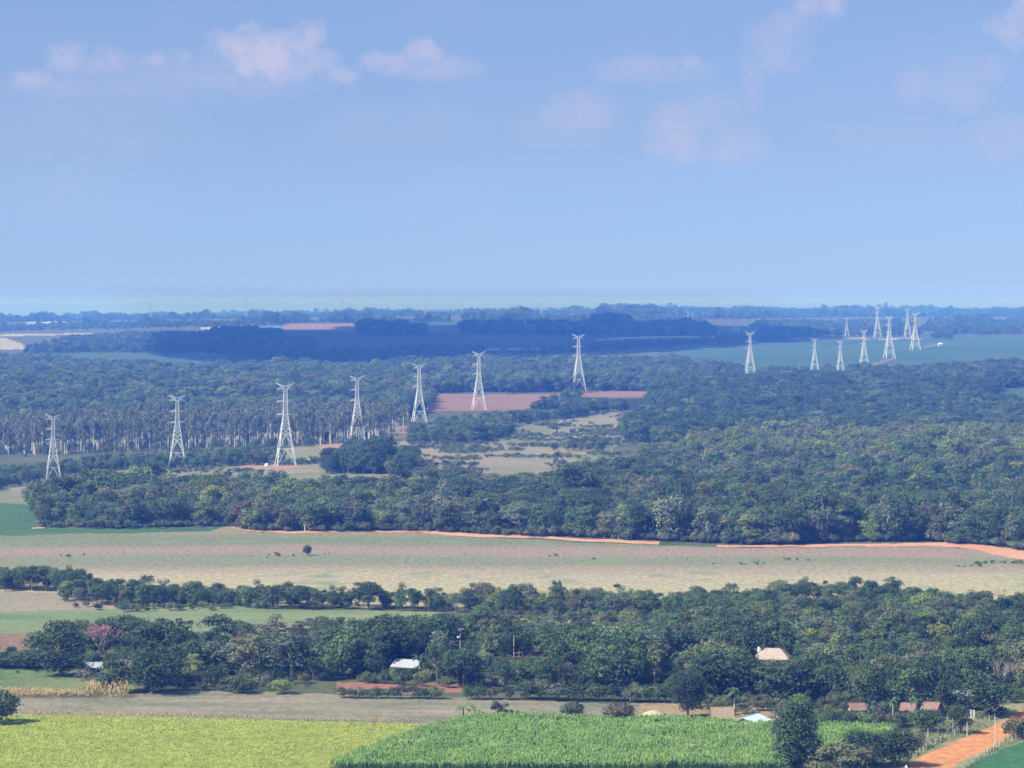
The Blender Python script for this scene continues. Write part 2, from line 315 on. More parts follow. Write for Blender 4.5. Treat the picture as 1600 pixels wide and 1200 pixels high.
# beyond the big wood
GR = mat_ground('hill_grass', [(.12, .16, .07), (.21, .22, .11), (.30, .27, .16)], 1 / 90., 1 / 160., fine=.5)
region('meadow', GR, '', '', lambda u, v: inpoly(u, v, [(-60, 742), (60, 748), (130, 735), (260, 728), (430, 722), (440, 700), (560, 690), (600, 680), (640, 664), (680, 660), (900, 655), (960, 640), (1010, 640), (1000, 665), (960, 700), (940, 735), (800, 752), (560, 770), (300, 770), (60, 790), (-60, 782)]))
region('dry_clearing', mat_ground('dry_clearing', [(.20, .21, .12), (.27, .25, .16), (.34, .28, .19)], 1 / 70., 1 / 90., fine=.5), '', '', lambda u, v: inpoly(u, v, [(815, 662), (880, 656), (970, 644), (995, 648), (960, 664), (985, 672), (960, 684), (890, 682), (860, 672)]) | inpoly(u, v, [(655, 700), (780, 690), (870, 700), (930, 708), (900, 725), (760, 738), (690, 728), (650, 712)]) | inpoly(u, v, [(350, 734), (430, 724), (500, 730), (500, 738), (400, 741), (340, 741)]) | inpoly(u, v, [(10, 756), (45, 752), (55, 770), (20, 776)]) | inpoly(u, v, [(120, 738), (260, 726), (262, 740), (130, 744)]))
region('bare_earth', mat_ground('orange_patch', [(.42, .23, .15), (.38, .26, .17)], fine=.3), '', '', lambda u, v: inpoly(u, v, [(488, 694), (535, 692), (545, 697), (520, 702), (500, 699)]) | inpoly(u, v, [(612, 668), (630, 665), (650, 667), (650, 677), (618, 676)]) | inpoly(u, v, [(372, 727), (450, 726), (480, 729), (440, 733), (380, 732)]))
region('red_field', mat_ground('red_soil', [(.25, .135, .10), (.29, .165, .12), (.24, .21, .14)], 1 / 90., 1 / 60., fine=.25), '', '', PG([(650, 616), (895, 616), (915, 614), (960, 611), (1015, 611), (1005, 619), (900, 626), (840, 641), (640, 643)]))
region('crop_field', mat_ground('field_hint', [(.035, .10, .06), (.06, .125, .075), (.09, .14, .085)], 1 / 220., 1 / 400., fine=.35), '', '', lambda u, v: inpoly(u, v, [(1550, 612), (1570, 608), (1660, 604), (1660, 642), (1600, 645), (1560, 632)]) | inpoly(u, v, [(1000, 560), (1060, 543), (1240, 532), (1440, 530), (1480, 527), (1660, 524), (1660, 590), (1300, 590), (1120, 585), (1040, 570)]) | inpoly(u, v, [(60, 551), (160, 551), (300, 555), (460, 562), (640, 562), (640, 585), (300, 580), (120, 568)]) | inpoly(u, v, [(640, 499), (735, 499), (735, 513), (640, 514)]))
region('pale_strip', mat_ground('pale_strip', [(.36, .34, .24), (.42, .38, .28)], fine=.2), '', '', lambda u, v: nearline(u, v, [(-60, 525, 1.6), (60, 523, 1.4), (150, 521, 1)]) | nearline(u, v, [(690, 594, 1), (800, 594, 1.6), (880, 596, 2), (960, 596, 1)]) | nearline(u, v, [(930, 531, .8), (980, 528, 1.6), (1100, 526, 1.6), (1200, 526, 1)]) | nearline(u, v, [(1262, 529, .7), (1440, 529.5, .7)]) | nearline(u, v, [(100, 571, 1.6), (175, 575, 2.2)]) | nearline(u, v, [(1290, 493, 1.2), (1360, 491, 1)]) | nearline(u, v, [(760, 546, .8), (860, 545, .8)]) | inpoly(u, v, [(-60, 530), (10, 528), (36, 538), (40, 546), (-60, 546)]))
region('bare_earth', mat_ground('far_earth', [(.30, .16, .14), (.30, .19, .15)], fine=.2), '', '', lambda u, v: nearline(u, v, [(1234, 528, .7), (1250, 530, 1.), (1260, 532, 1.2)]) | nearline(u, v, [(1362, 570, 1.2), (1390, 562, 1.6), (1402, 557, 1.2)]) | nearline(u, v, [(1440, 543, .8), (1470, 538, 1)]) | inpoly(u, v, [(440, 506), (560, 506), (600, 508), (560, 514), (440, 515)]))
REG.insert(0, ('crop_field', mat_ground('shade_painted_crop', [(.035, .06, .035), (.05, .08, .045)], fine=.2), '', '', PG([(400, 514), (560, 520), (700, 518), (900, 518), (1120, 518), (1250, 524), (1250, 531), (1100, 538), (1000, 546), (880, 552), (740, 552), (640, 556), (470, 562), (420, 562), (330, 552), (330, 520)])))  # field colour darkened to paint in the shade lying on this slope
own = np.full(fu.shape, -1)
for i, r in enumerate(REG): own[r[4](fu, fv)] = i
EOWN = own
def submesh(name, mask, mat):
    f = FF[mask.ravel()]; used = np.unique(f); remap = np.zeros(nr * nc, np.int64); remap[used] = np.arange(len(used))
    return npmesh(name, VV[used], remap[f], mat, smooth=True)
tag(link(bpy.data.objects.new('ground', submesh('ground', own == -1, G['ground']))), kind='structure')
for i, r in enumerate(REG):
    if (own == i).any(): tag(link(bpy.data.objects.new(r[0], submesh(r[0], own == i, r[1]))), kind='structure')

# ------------------------------------------------------------------ leaf cards and tree meshes
def cards(C_, Nn, s0, s1, rng, asp=.7):
    n = len(C_); Nn = Nn / np.maximum(np.linalg.norm(Nn, axis=1, keepdims=True), 1e-6)
    r = rng.normal(size=(n, 3)); t = np.cross(Nn, r); t /= np.maximum(np.linalg.norm(t, axis=1, keepdims=True), 1e-6); b = np.cross(Nn, t)
    s = rng.uniform(s0, s1, (n, 1)); t = t * s * .5; b = b * s * .5 * asp
    V = np.stack([C_ - t - b * .6, C_ + t * .2 - b, C_ + t + b * .5, C_ - t * .3 + b], 1).reshape(-1, 3)
    return V, np.arange(4 * n).reshape(n, 4)
def limbs(H, ends, r0, rng, fork=.35):
    m = MB(); top = Vector((rng.normal() * .3, rng.normal() * .3, H * fork)); m.bar((0, 0, -.6), top, r0, r0 * .75, 6)
    for e in ends:
        e = Vector(e); mid = top.lerp(e, .5) + Vector((0, 0, -.1 * H * .3)); m.bar(top, mid, r0 * .5, r0 * .32, 5); m.bar(mid, e, r0 * .32, r0 * .1, 4)
    return m
def blobcrown(seed, H, rx, z0, z1, nb, br, nleaf, ls, flat=1.0, domed=False, lobes=None):
    """crown of nb leafy clumps spread inside an ellipsoid, leaf-sized faces on each clump"""
    rng = np.random.default_rng(seed); cs = []
    zc, rz = (z0 + z1) / 2, (z1 - z0) / 2
    tries = 0
    while len(cs) < nb and tries < 4000:
        tries += 1; p = rng.uniform(-1, 1, 3); q = np.linalg.norm(p)
        if q > 1 or q < .35: continue
        if domed and p[2] < -.1: continue
        if lobes: o = lobes[rng.integers(len(lobes))]
        else: o = (0, 0, 0)
        c = np.array([p[0] * (rx - br * .6) + o[0], p[1] * (rx - br * .6) + o[1], zc + p[2] * (rz - br * .5) * 1.0 + o[2]])
        if any(np.linalg.norm((c - d[0]) * [1, 1, 1.2]) < br * .75 for d in cs): continue
        cs.append((c, br * rng.uniform(.7, 1.25)))
    per = nleaf // max(1, len(cs)); Cs = []; Ns = []
    for c, r in cs:
        d = rng.normal(size=(per, 3)); d /= np.linalg.norm(d, axis=1, keepdims=True); d[:, 2] = np.where(d[:, 2] < -.35, -d[:, 2], d[:, 2])
        rr = r * rng.uniform(.62, 1.12, (per, 1)) * (1 + .18 * np.sin(d[:, :1] * 9 + d[:, 1:2] * 7))
        Cs.append(c + d * rr * [1, 1, .82 * flat]); Ns.append(d * .8 + rng.normal(size=(per, 3)) * .42 + [0, 0, .35])
    V, F = cards(np.concatenate(Cs), np.concatenate(Ns), ls * .7, ls * 1.35, rng)
    return V, F, limbs(H, [tuple(c[0] - np.array([0, 0, c[1] * .3])) for c in cs[:8]], .32, rng)
SHAPES = {   # H, rx, z0, z1, blobs, blob radius, leaves, leaf size, flat, domed, lobes
    'round-crowned':      (12, 5.2, .8, 12, 24, 1.9, 1900, .58, 1, False, None),
    'broad domed':        (12, 7.4, 1.5, 12, 34, 2.0, 2300, .62, .8, True, None),
    'tall oval':          (12, 3.9, .6, 12, 20, 1.6, 1500, .55, 1, False, None),
    'irregular':          (12, 3.6, 1.2, 10, 24, 1.7, 1800, .56, 1, False, [(-2.4, 0, -.9), (2.1, 1, 1.4), (.5, -1.8, -2.0)]),
    'loose':              (12, 5.0, 3.0, 12, 16, 1.5, 1150, .56, .8, False, None),
    'lumpy':              (12, 4.9, .3, 12, 18, 2.3, 1900, .58, .9, False, None)}
SHAPE_N = list(SHAPES); VAR = {}
for i, (sn, a) in enumerate(SHAPES.items()):
    V, F, lm = blobcrown(100 + i, *a)
    for tn in TONES:
        k = (sn, tn)
        m = npmesh('crown', V, F, LEAF[tn]); t = lm.mesh('trunk', PALEBARK if tn in ('grey green', 'yellowish green') else BARK)
        VAR[k] = (m, t)
SRC = {}       # variant -> (crown object, trunk object) used to build the far-off woods
def put(name, parts, x, y, z, sc=1, rz=0):
    """a thing: Empty at the base with one child per part"""
    r = empty(name, (x, y, z), rz, sc)
    return r, [link(bpy.data.objects.new(pn, me), r) for pn, me in parts]

KEEP = []      # (u0, v0, u1, v1, base row): windows of the photo in which what stands there stays in view
def blocked(u, v, hpx, wpx):
    u = np.asarray(u, float); v = np.asarray(v, float); b = np.zeros(u.shape, bool)
    for (a0, b0, a1, b1, vb) in KEEP:
        b |= (v > vb) & (v - hpx < b1) & (v > b0) & (u + wpx * .42 > a0) & (u - wpx * .42 < a1)
    return b
def fit(u, v, y, s, hm, wm):
    """shrink the trees that would hide a window of the photo that must stay open"""
    s = s.copy(); hp = hm * FPX / y; wp = wm * FPX / y
    for (a0, b0, a1, b1, vb) in KEEP:
        h = (v > vb) & (u + wp * s * .42 > a0) & (u - wp * s * .42 < a1) & (v - hp * s < b1)
        s = np.where(h, np.maximum((v - b1 - 1) / hp, .0) * .9, s)
    return s
def scatter(poly, sp, seed, hm, wm, jit=.42, thin=0.0, hnoise=.2, lowk=None):
    """tree positions on the ground whose base shows inside the polygon; returns x,y,z,scale,u,v"""
    pu = [p[0] for p in poly]; pts = [P(*p) for p in poly]
    us = np.linspace(min(pu), max(pu), 9); vs = [p[1] for p in poly]
    ys = [P(u, v)[1] for u in us for v in (min(vs), max(vs))]
    y0, y1 = min(ys), max(ys); x0 = min((min(pu) - 800) / FPX * q for q in (y0, y1)); x1 = max((max(pu) - 800) / FPX * q for q in (y0, y1))
    rng = np.random.default_rng(seed)
    gx, gy = np.meshgrid(np.arange(x0, x1, sp), np.arange(y0, y1, sp)); gx[1::2] += sp / 2
    x = gx.ravel() + rng.uniform(-jit, jit, gx.size) * sp; y = gy.ravel() + rng.uniform(-jit, jit, gx.size) * sp
    z = gz(x, y); u, v = proj(x, y, z)
    k = inpoly(u + 6 * (vnoise(x / 18, y / 18, 5) - .5), v + 3 * (vnoise(x / 25, y / 25, 6) - .5), poly) & (u > -90) & (u < 1690)
    if thin: k &= rng.random(len(x)) > thin
    x, y, z, u, v = x[k], y[k], z[k], u[k], v[k]
    s = (1 + hnoise * rng.normal(size=len(x)).clip(-2, 2)) * (.82 + .42 * vnoise(x / 35, y / 35, 8))
    s = s.clip(.5, 1.45)
    if lowk: s = s * np.interp(v, [lowk[0], lowk[1]], [lowk[2], lowk[3]])
    s = fit(u, v, y, s, hm, wm); k = s > .12
    return np.stack([x[k], y[k], z[k], s[k], u[k], v[k]], 1)
def gn_forest(name, label, cat, pts, sc, rot, vi, srcs, asp=None, kind='stuff'):
    """one object: a point per tree, a tree of the given variant set on each"""
    me = bpy.data.meshes.new(name); me.vertices.add(len(pts)); me.vertices.foreach_set('co', np.asarray(pts, np.float32).ravel())
    for an, ty, arr in (('tscale', 'FLOAT', sc), ('trot', 'FLOAT', rot), ('tvar', 'INT', vi)):
        at = me.attributes.new(an, ty, 'POINT'); at.data.foreach_set('value', np.asarray(arr, np.float32 if ty == 'FLOAT' else np.int32))
    o = tag(link(bpy.data.objects.new(name, me)), label, cat, kind=kind)
    g = bpy.data.node_groups.new(name, 'GeometryNodeTree'); g.interface.new_socket('Geometry', in_out='INPUT', socket_type='NodeSocketGeometry'); g.interface.new_socket('Geometry', in_out='OUTPUT', socket_type='NodeSocketGeometry')
    n = g.nodes; l = g.links; gi = n.new('NodeGroupInput'); go = n.new('NodeGroupOutput')
    def attr(nm, ty): q = n.new('GeometryNodeInputNamedAttribute'); q.data_type = ty; q.inputs[0].default_value = nm; return q.outputs[0]
    A, B, Cc = attr('tscale', 'FLOAT'), attr('trot', 'FLOAT'), attr('tvar', 'INT')
    cr = n.new('ShaderNodeCombineXYZ'); l.new(B, cr.inputs[2]); jn = n.new('GeometryNodeJoinGeometry'); used = set(np.unique(vi).tolist())
    for k, so_ in enumerate(srcs):
        if k not in used: continue
        gj = n.new('GeometryNodeJoinGeometry')
        for q in so_:
            oi = n.new('GeometryNodeObjectInfo'); oi.transform_space = 'ORIGINAL'; oi.inputs['Object'].default_value = q; l.new(oi.outputs['Geometry'], gj.inputs[0])
        ip = n.new('GeometryNodeInstanceOnPoints'); cm_ = n.new('FunctionNodeCompare'); cm_.data_type = 'INT'; cm_.operation = 'EQUAL'
        ii = [s_ for s_ in cm_.inputs if s_.type == 'INT']; l.new(Cc, ii[0]); ii[1].default_value = k
        l.new(gi.outputs[0], ip.inputs['Points']); l.new(cm_.outputs[0], ip.inputs['Selection']); l.new(gj.outputs[0], ip.inputs['Instance'])
        l.new(cr.outputs[0], ip.inputs['Rotation']); l.new(A, ip.inputs['Scale']); l.new(ip.outputs[0], jn.inputs[0])
    l.new(jn.outputs[0], go.inputs[0]); md = o.modifiers.new('trees', 'NODES'); md.node_group = g
    return o
# ------------------------------------------------------------------ windows that stay open
KEEP += [(800, 963, 1045, 972, 981), (134, 966, 186, 1008, 1030), (616, 1026, 662, 1040, 1052), (134, 1034, 156, 1040, 1052), (185, 1029, 202, 1037, 1052), (1180, 1012, 1236, 1028, 1042), (1108, 1098, 1146, 1124, 1126), (1145, 1116, 1202, 1132, 1134),
         (1333, 1099, 1344, 1106, 1121), (1416, 1097, 1426, 1107, 1123), (1450, 1096, 1463, 1104, 1121), (1489, 1080, 1508, 1087, 1096),
         (713, 982, 722, 1012, 1014), (800, 994, 806, 1026, 1028), (805, 1013, 850, 1024, 1030), (528, 1066, 622, 1080, 1082), (700, 1068, 720, 1082, 1084), (1010, 1046, 1036, 1066, 1069),
         (0, 952, 620, 962, 968), (350, 956, 480, 966, 974), (0, 988, 45, 1006, 1012), (1480, 1120, 1600, 1240, 1125), (1000, 1100, 1042, 1118, 1120), (0, 1050, 120, 1080, 1052),
         (262, 700, 292, 731, 732), (430, 700, 466, 727, 728), (410, 728, 500, 737, 729), (350, 733, 490, 738, 740), (545, 655, 571, 686, 688), (645, 630, 666, 656, 661), (738, 618, 760, 640, 641), (895, 580, 916, 604, 610), (1163, 560, 1182, 582, 587), (1266, 550, 1280, 577, 578), (1306, 555, 1320, 578, 580), (1342, 545, 1356, 566, 572),
         (615, 662, 632, 674, 677), (500, 694, 536, 700, 702), (680, 615, 870, 636, 646), (910, 611, 1010, 618, 622), (70, 715, 97, 744, 752)]
for b in (120, 140, 170): pass
# ------------------------------------------------------------------ near trees one by one
HERO = {}
def hero_mesh(key, seed, *a):
    if key not in HERO: HERO[key] = blobcrown(seed, *a)
    return HERO[key]
TREES = []     # (root, u, v_mid, size word, tone, form)
def shape_of(sn): return SHAPES[sn]
def tree(sn, tn, x, y, z, sw, sh, rz, name='broadleaf_tree'):
    cm_, tm = VAR[(sn, tn)]; z -= .02 * sh
    r, ch = put(name, (('crown', cm_), ('trunk', tm)), x, y, z, (sw, sw, sh), rz)
    if (sn, tn) not in SRC: SRC[(sn, tn)] = ch
    return r
def at_px(u, v, wpx, hpx, sn, tn, label, cat='tree', name='broadleaf_tree', group=None, rz=None):
    x, y, z = P(u, v); mpp = y / FPX
    r = tree(sn, tn, x, y, z - .15, wpx * mpp / (2 * SHAPES[sn][1] * (1.0 if sn != 'irregular' else 1.45)), hpx * mpp / 12.0, random.uniform(0, 6.28) if rz is None else rz, name)
    tag(r, label, cat, group); EXPL.append((u, v, wpx, hpx)); return r
EXPL = []
HF = [  # base u, v, width px, height px, form, tone, label
 (90, 1042, 100, 72, 'broad domed', 'dark green', 'broad dark umbrella-shaped tree left of the pink flowering tree'),
 (95, 1056, 84, 48, 'lumpy', 'dark green', 'low dense dark tree in front of the left umbrella-shaped tree'),
 (246, 1040, 108, 70, 'broad domed', 'dark green', 'broad dark umbrella-shaped tree right of the pink flowering tree'),
 (238, 1083, 96, 76, 'lumpy', 'dark green', 'massive dark round tree at the left end of the pale fallow field edge'),
 (178, 1082, 66, 56, 'round-crowned', 'dark green', 'dark tree beside the tan reeds, below the terracotta roof'),
 (50, 1043, 80, 34, 'lumpy', 'mid green', 'low green bushy tree above the green grass patch at the left'),
 (5, 1043, 50, 26, 'lumpy', 'dark green', 'low dark bushy tree at the left edge above the grass patch'),
 (338, 1018, 80, 60, 'round-crowned', 'dark green', 'tall dark green tree standing out against the left meadow'),
 (420, 1006, 62, 48, 'irregular', 'reddish brown', 'reddish brown crowned tree against the left meadow'),
 (475, 1004, 60, 40, 'loose', 'reddish brown', 'thin reddish crowned tree right of the fuller reddish one'),
 (455, 1058, 92, 74, 'round-crowned', 'grey green', 'big pale greyish tree in the middle of the left woodland'),
 (335, 1052, 60, 58, 'lumpy', 'grey green', 'pale grey-topped tree below the tall dark green tree'),
 (385, 1056, 78, 66, 'round-crowned', 'olive', 'rounded olive tree between the two pale grey trees'),
 (300, 1064, 38, 46, 'tall oval', 'yellowish green', 'narrow yellowish green tree right of the massive dark round tree'),
 (375, 1083, 50, 32, 'lumpy', 'mid green', 'green bush-like tree at the field edge under the olive tree'),
 (440, 1084, 40, 26, 'lumpy', 'yellowish green', 'bright green low tree at the edge of the fallow field'),
 (1023, 1068, 54, 62, 'loose', 'yellowish green', 'slender pale-trunked tree with spreading bright green crown'),
 (885, 1073, 48, 42, 'loose', 'olive', 'small forked olive tree with flat crown'),
 (1150, 1092, 104, 80, 'lumpy', 'dark green', 'massive dark tree just left below the beige-roofed house'),
 (1215, 1100, 96, 66, 'round-crowned', 'dark green', 'wide dark tree in front of the beige-roofed house'),
 (1075, 1030, 72, 50, 'round-crowned', 'dark green', 'dark round tree above the dark columnar tree'),
 (1290, 1096, 90, 60, 'broad domed', 'dark green', 'wide dark tree right of the big columnar tree top'),
 (1545, 1118, 92, 66, 'lumpy', 'dark green', 'large dark tree at the bend of the dirt road'),
 (1485, 1108, 60, 50, 'round-crowned', 'dark green', 'dark tree above the white gate pillars'),
 (1500, 1146, 44, 44, 'round-crowned', 'dark green', 'small dark tree casting shade on the road verge'),
 (1448, 1144, 62, 42, 'lumpy', 'mid green', 'bright green bushy tree beside the dirt road'),
 (1465, 1010, 56, 36, 'round-crowned', 'yellowish green', 'bright yellowish green tree in the upper right woodland'),
 (1545, 1024, 56, 36, 'round-crowned', 'olive', 'olive brown tree right of the bright yellowish green one'),
 (1360, 1014, 50, 34, 'round-crowned', 'yellowish green', 'light green tree in the right-hand woodland left of the bright one'),
 (1277, 938, 40, 26, 'lumpy', 'dark green', 'dark umbrella tree poking above the tree line below the tan field'),
 (870, 677, 40, 18, 'loose', 'dark green', 'lone spreading tree in the clearing behind the big wood'),
]
for a in HF: at_px(*a)
def special(name, key, seed, dims, u, v, wpx, hpx, tn, label, cat='tree', bark=BARK):
    V, F, lm = hero_mesh(key, seed, *dims); x, y, z = P(u, v); mpp = y / FPX
    r, _ = put(name, (('crown', npmesh('crown', V, F, LEAF[tn])), ('trunk', lm.mesh('trunk', bark))), x, y, z - .1, (wpx * mpp / (2 * dims[1]), wpx * mpp / (2 * dims[1]), hpx * mpp / dims[0]), 0)
    tag(r, label, cat); EXPL.append((u, v, wpx, hpx)); return r
COLD = (16, 4.4, .3, 16, 64, 1.7, 9000, .42, 1.15, False, None)
special('columnar_tree', 'colA', 501, COLD, 1243, 1214, 84, 128, 'dark green', 'tall dark columnar tree at the edge of the maize, bottom right', 'tree')
special('columnar_tree', 'colB', 507, (16, 5.2, .3, 16, 56, 1.9, 7500, .44, 1.15, False, None), 1075, 1121, 62, 80, 'dark green', 'dark upright tree left of the thatched house behind the maize', 'tree')
RND = (8, 4.4, .6, 8, 24, 1.5, 4200, .38, 1, False, None)
special('roadside_tree', 'rA', 511, RND, 1312, 1220, 122, 60, 'olive', 'spreading olive bush right of the tall columnar tree, at the bottom edge', 'tree')
special('roadside_tree', 'rB', 512, (9, 3.8, .6, 9, 24, 1.6, 4600, .38, 1, False, None), 1347, 1198, 74, 58, 'dark green', 'round dark tree left of its twin at the road, bottom right', 'tree')
special('roadside_tree', 'rC', 513, (9, 3.8, 1.0, 9, 24, 1.6, 4600, .38, 1, False, None), 1395, 1197, 76, 62, 'dark green', 'round dark tree nearest to the left side of the dirt road', 'tree')
special('shrub', 'sA', 514, (4, 3.8, .2, 4, 14, 1.2, 2400, .34, 1, False, None), 1590, 1154, 56, 30, 'dark green', 'dark round bush on the right side of the dirt road', 'bush')
special('shrub', 'sA', 514, (4, 3.8, .2, 4, 14, 1.2, 2400, .34, 1, False, None), -2, 1132, 76, 50, 'dark green', 'big dark round bush cut by the left edge, beside the yellow field', 'bush')
special('shrub', 'sA', 514, (4, 3.8, .2, 4, 14, 1.2, 2400, .34, 1, False, None), 895, 1126, 46, 28, 'mid green', 'green bush behind the middle of the maize field', 'bush')
special('shrub', 'sA', 514, (4, 3.8, .2, 4, 14, 1.2, 2400, .34, 1, False, None), 968, 1130, 62, 30, 'reddish brown', 'brownish grey bush behind the maize, right of the green one', 'bush')
special('shrub', 'sB', 515, (6, 2.4, .2, 6, 12, .9, 1800, .34, 1, False, None), 782, 1124, 34, 36, 'grey green', 'grey-green cone-shaped bush among spiky plants at the maize corner', 'bush')
special('shrub', 'sA', 514, (4, 3.8, .2, 4, 14, 1.2, 2400, .34, 1, False, None), 480, 868, 17, 16, 'dark green', 'small round dark tree alone in the fallow field', 'bush')
special('shrub', 'sA', 514, (4, 3.8, .2, 4, 14, 1.2, 2400, .34, 1, False, None), 1430, 1168, 44, 24, 'olive', 'olive bush on the verge left of the dirt road', 'bush')
SHM = [npmesh('foliage', *blobcrown(600 + i, 4, 3.4, .1, 4, 11, 1.3, 1100, .42)[:2], LEAF[t]) for i, t in enumerate(('mid green', 'dark green', 'yellowish green', 'olive', 'grey green'))]
STM = MB().bar((0, 0, -.4), (0, 0, 1.5), .12, .08, 5).bar((0, 0, .4), (.9, .3, 1.8), .06, .03).bar((0, 0, .4), (-.8, .4, 1.9), .06, .03).mesh('stem', BARK)
SHSRC = []
def shrub(u, v, wpx, hpx, k, label, group=None):
    x, y, z = P(u, v); m = y / FPX; r, ch = put('shrub', (('foliage', SHM[k]), ('stem', STM)), x, y, z, (wpx * m / 6.8, wpx * m / 6.8, hpx * m / 4), random.uniform(0, 6.28))
    tag(r, label, 'bush', group)
    if len(SHSRC) <= k: SHSRC.append(ch)
    return r
for i in range(5):
    shrub(1300 + 26 * i, 1137 + i % 2 * 3, 36, 30 - i % 3 * 3, i % 5 if i != 3 else 3, ('first', 'second', 'third', 'fourth', 'fifth')[i] + ' bush from the left in the row behind the right end of the maize', 'bushes behind the right end of the maize')
ORD = ['', 'second ', 'third ', 'fourth ', 'fifth ', 'sixth ', 'seventh ', 'eighth ', 'ninth ', 'tenth ', 'eleventh ', 'twelfth ', '13th ', '14th ', '15th ', '16th ', '17th ', '18th ', '19th ', '20th ']
def nth(i): return ORD[i].strip() or 'first' if i < len(ORD) else '%dth' % (i + 1)
hu = [532, 550, 568, 588, 606, 626, 646, 664, 682, 730, 748, 768, 790]
for i, u in enumerate(hu):
    shrub(u, 1090 + i * .25, 27 + (i * 7) % 9, (17 if u < 622 else 21) + (i * 5) % 5 if not 690 < u < 725 else 8, (i * 2 + 1) % 5 if i % 3 else 1, nth(i) + ' bush from the left in the hedge along the pale field by the red earth', 'hedge bushes along the pale field')
for i, (u, v, w, h) in enumerate([(1330, 1126, 20, 17), (1347, 1127, 18, 16), (1412, 1128, 18, 18), (1428, 1129, 18, 16), (1447, 1127, 16, 17), (1464, 1126, 18, 16), (628, 1060, 24, 17), (650, 1061, 24, 18), (668, 1056, 20, 26), (140, 1058, 20, 15), (190, 1060, 22, 18), (1195, 1050, 26, 19), (1222, 1051, 26, 20)]):
    shrub(u, v, w, h, (1, 0, 3, 0, 1, 4, 0, 1, 0, 4, 1, 1, 0)[i], ('left bush before the orange-roofed house', 'right bush before the orange-roofed house', 'left bush before the pinkish house by the palms', 'right bush before the pinkish house by the palms', 'left bush before the salmon roof', 'right bush before the salmon roof', 'left bush before the white sheet roof', 'right bush before the white sheet roof', 'taller bush right of the white sheet roof', 'bush below the small white roof at left', 'bush below the terracotta roof', 'left bush below the beige roof', 'right bush below the beige roof')[i])
hu2 = [815, 843, 872, 900, 930, 958, 986, 1014, 1040]
for i, u in enumerate(hu2):
    shrub(u, 1092 + i * .7, 44 + (i * 7) % 9, 24 + (i * 5) % 6, (1, 0, 4, 1, 0, 1, 3, 0, 1)[i], nth(i) + ' bush from the left in the thick hedge left of the dark upright tree', 'bushes of the thick hedge')
for i, (u, v, w, h) in enumerate([(866, 919, 10, 12), (874, 921, 9, 14), (965, 922, 16, 10), (1268, 921, 20, 12), (1290, 915, 9, 8)]):
    shrub(u, v, w, h, 1, ('small lollipop-like tree in the tan field, left one of the pair', 'small dark tree in the tan field, right one of the pair', 'flat small tree alone above the tree line in the tan field', 'small bush above the tree line beside the dark umbrella tree', 'tiny bush right of the dark umbrella tree in the tan field')[i])

# palms and banana plants
GREENP = mat_leaf('palm_frond', (.07, .13, .06), .25, .2); GREENB = mat_leaf('banana_leaf', (.16, .24, .09), .2, .3)
def palm_mesh(seed, nf=16, Lf=3.0, H=7.0, wl=.55, droop=1.0):
    rng = np.random.default_rng(seed); Q = []
    for k in range(nf):
        a = 2 * math.pi * k / nf + rng.uniform(-.2, .2); e = rng.uniform(.1, 1.15); ln = Lf * rng.uniform(.85, 1.1); p = np.array([0, 0, H]); d = np.array([math.cos(a) * math.cos(e), math.sin(a) * math.cos(e), math.sin(e)]); side = np.array([-math.sin(a), math.cos(a), 0])
        ns = 8
        for j in range(ns):
            d = d + np.array([0, 0, -.20 * droop]); d /= np.linalg.norm(d); q = p + d * ln / ns; w = wl * math.sin(math.pi * (j + .6) / (ns + .6)) + .05
            for s in (-1, 1):
                Q.append([p, q, q + side * s * w + np.array([0, 0, -.35 * w]) + d * .25, p + side * s * w * .9 + np.array([0, 0, -.3 * w]) + d * .25])
            p = q
    V = np.array(Q).reshape(-1, 3); F = np.arange(len(V)).reshape(-1, 4); return V, F
PM = []
for s in range(3):
    V, F = palm_mesh(30 + s); t = MB(); t.bar((0, 0, -.5), (.15, .1, 3.5), .22, .17, 7).bar((.15, .1, 3.5), (0, 0, 7.05), .17, .13, 7); PM.append((npmesh('crown', V, F, GREENP), t.mesh('trunk', PALEBARK)))
BM_ = []
for s in range(2):
    V, F = palm_mesh(50 + s, 9, 2.4, 1.9, .42, .75); BM_.append((npmesh('leaves', V, F, GREENB), MB().bar((0, 0, -.2), (0, 0, 2), .2, .13, 7).mesh('stem', mat_plain('banana_stem', (.25, .28, .12)))))
for i, (u, v, h, lab) in enumerate([(1148, 1116, 44, 'slim palm with pale trunk beside the thatched house'), (1395, 1126, 38, 'left one of the two dark palms by the pinkish roofs'), (1432, 1128, 40, 'right one of the two dark palms by the pinkish roofs'), (1365, 1110, 44, 'palm behind the bushes right of the orange roof'), (655, 1060, 40, 'palm below the white sheet roof'), (612, 1046, 34, 'palm left of the white sheet roof'), (1345, 1042, 38, 'palm right of the pale banana clump'), (760, 1034, 34, 'palm between the two utility poles'), (1462, 1090, 42, 'palm above the salmon roof'), (1060, 1060, 44, 'palm above the dark upright tree')]):
    x, y, z = P(u, v); s = h * y / FPX / 8.6; r, _ = put('palm_tree', (('crown', PM[i % 3][0]), ('trunk', PM[i % 3][1])), x, y, z, s, random.uniform(0, 6)); tag(r, lab, 'palm')
    EXPL.append((u, v, 26, h))
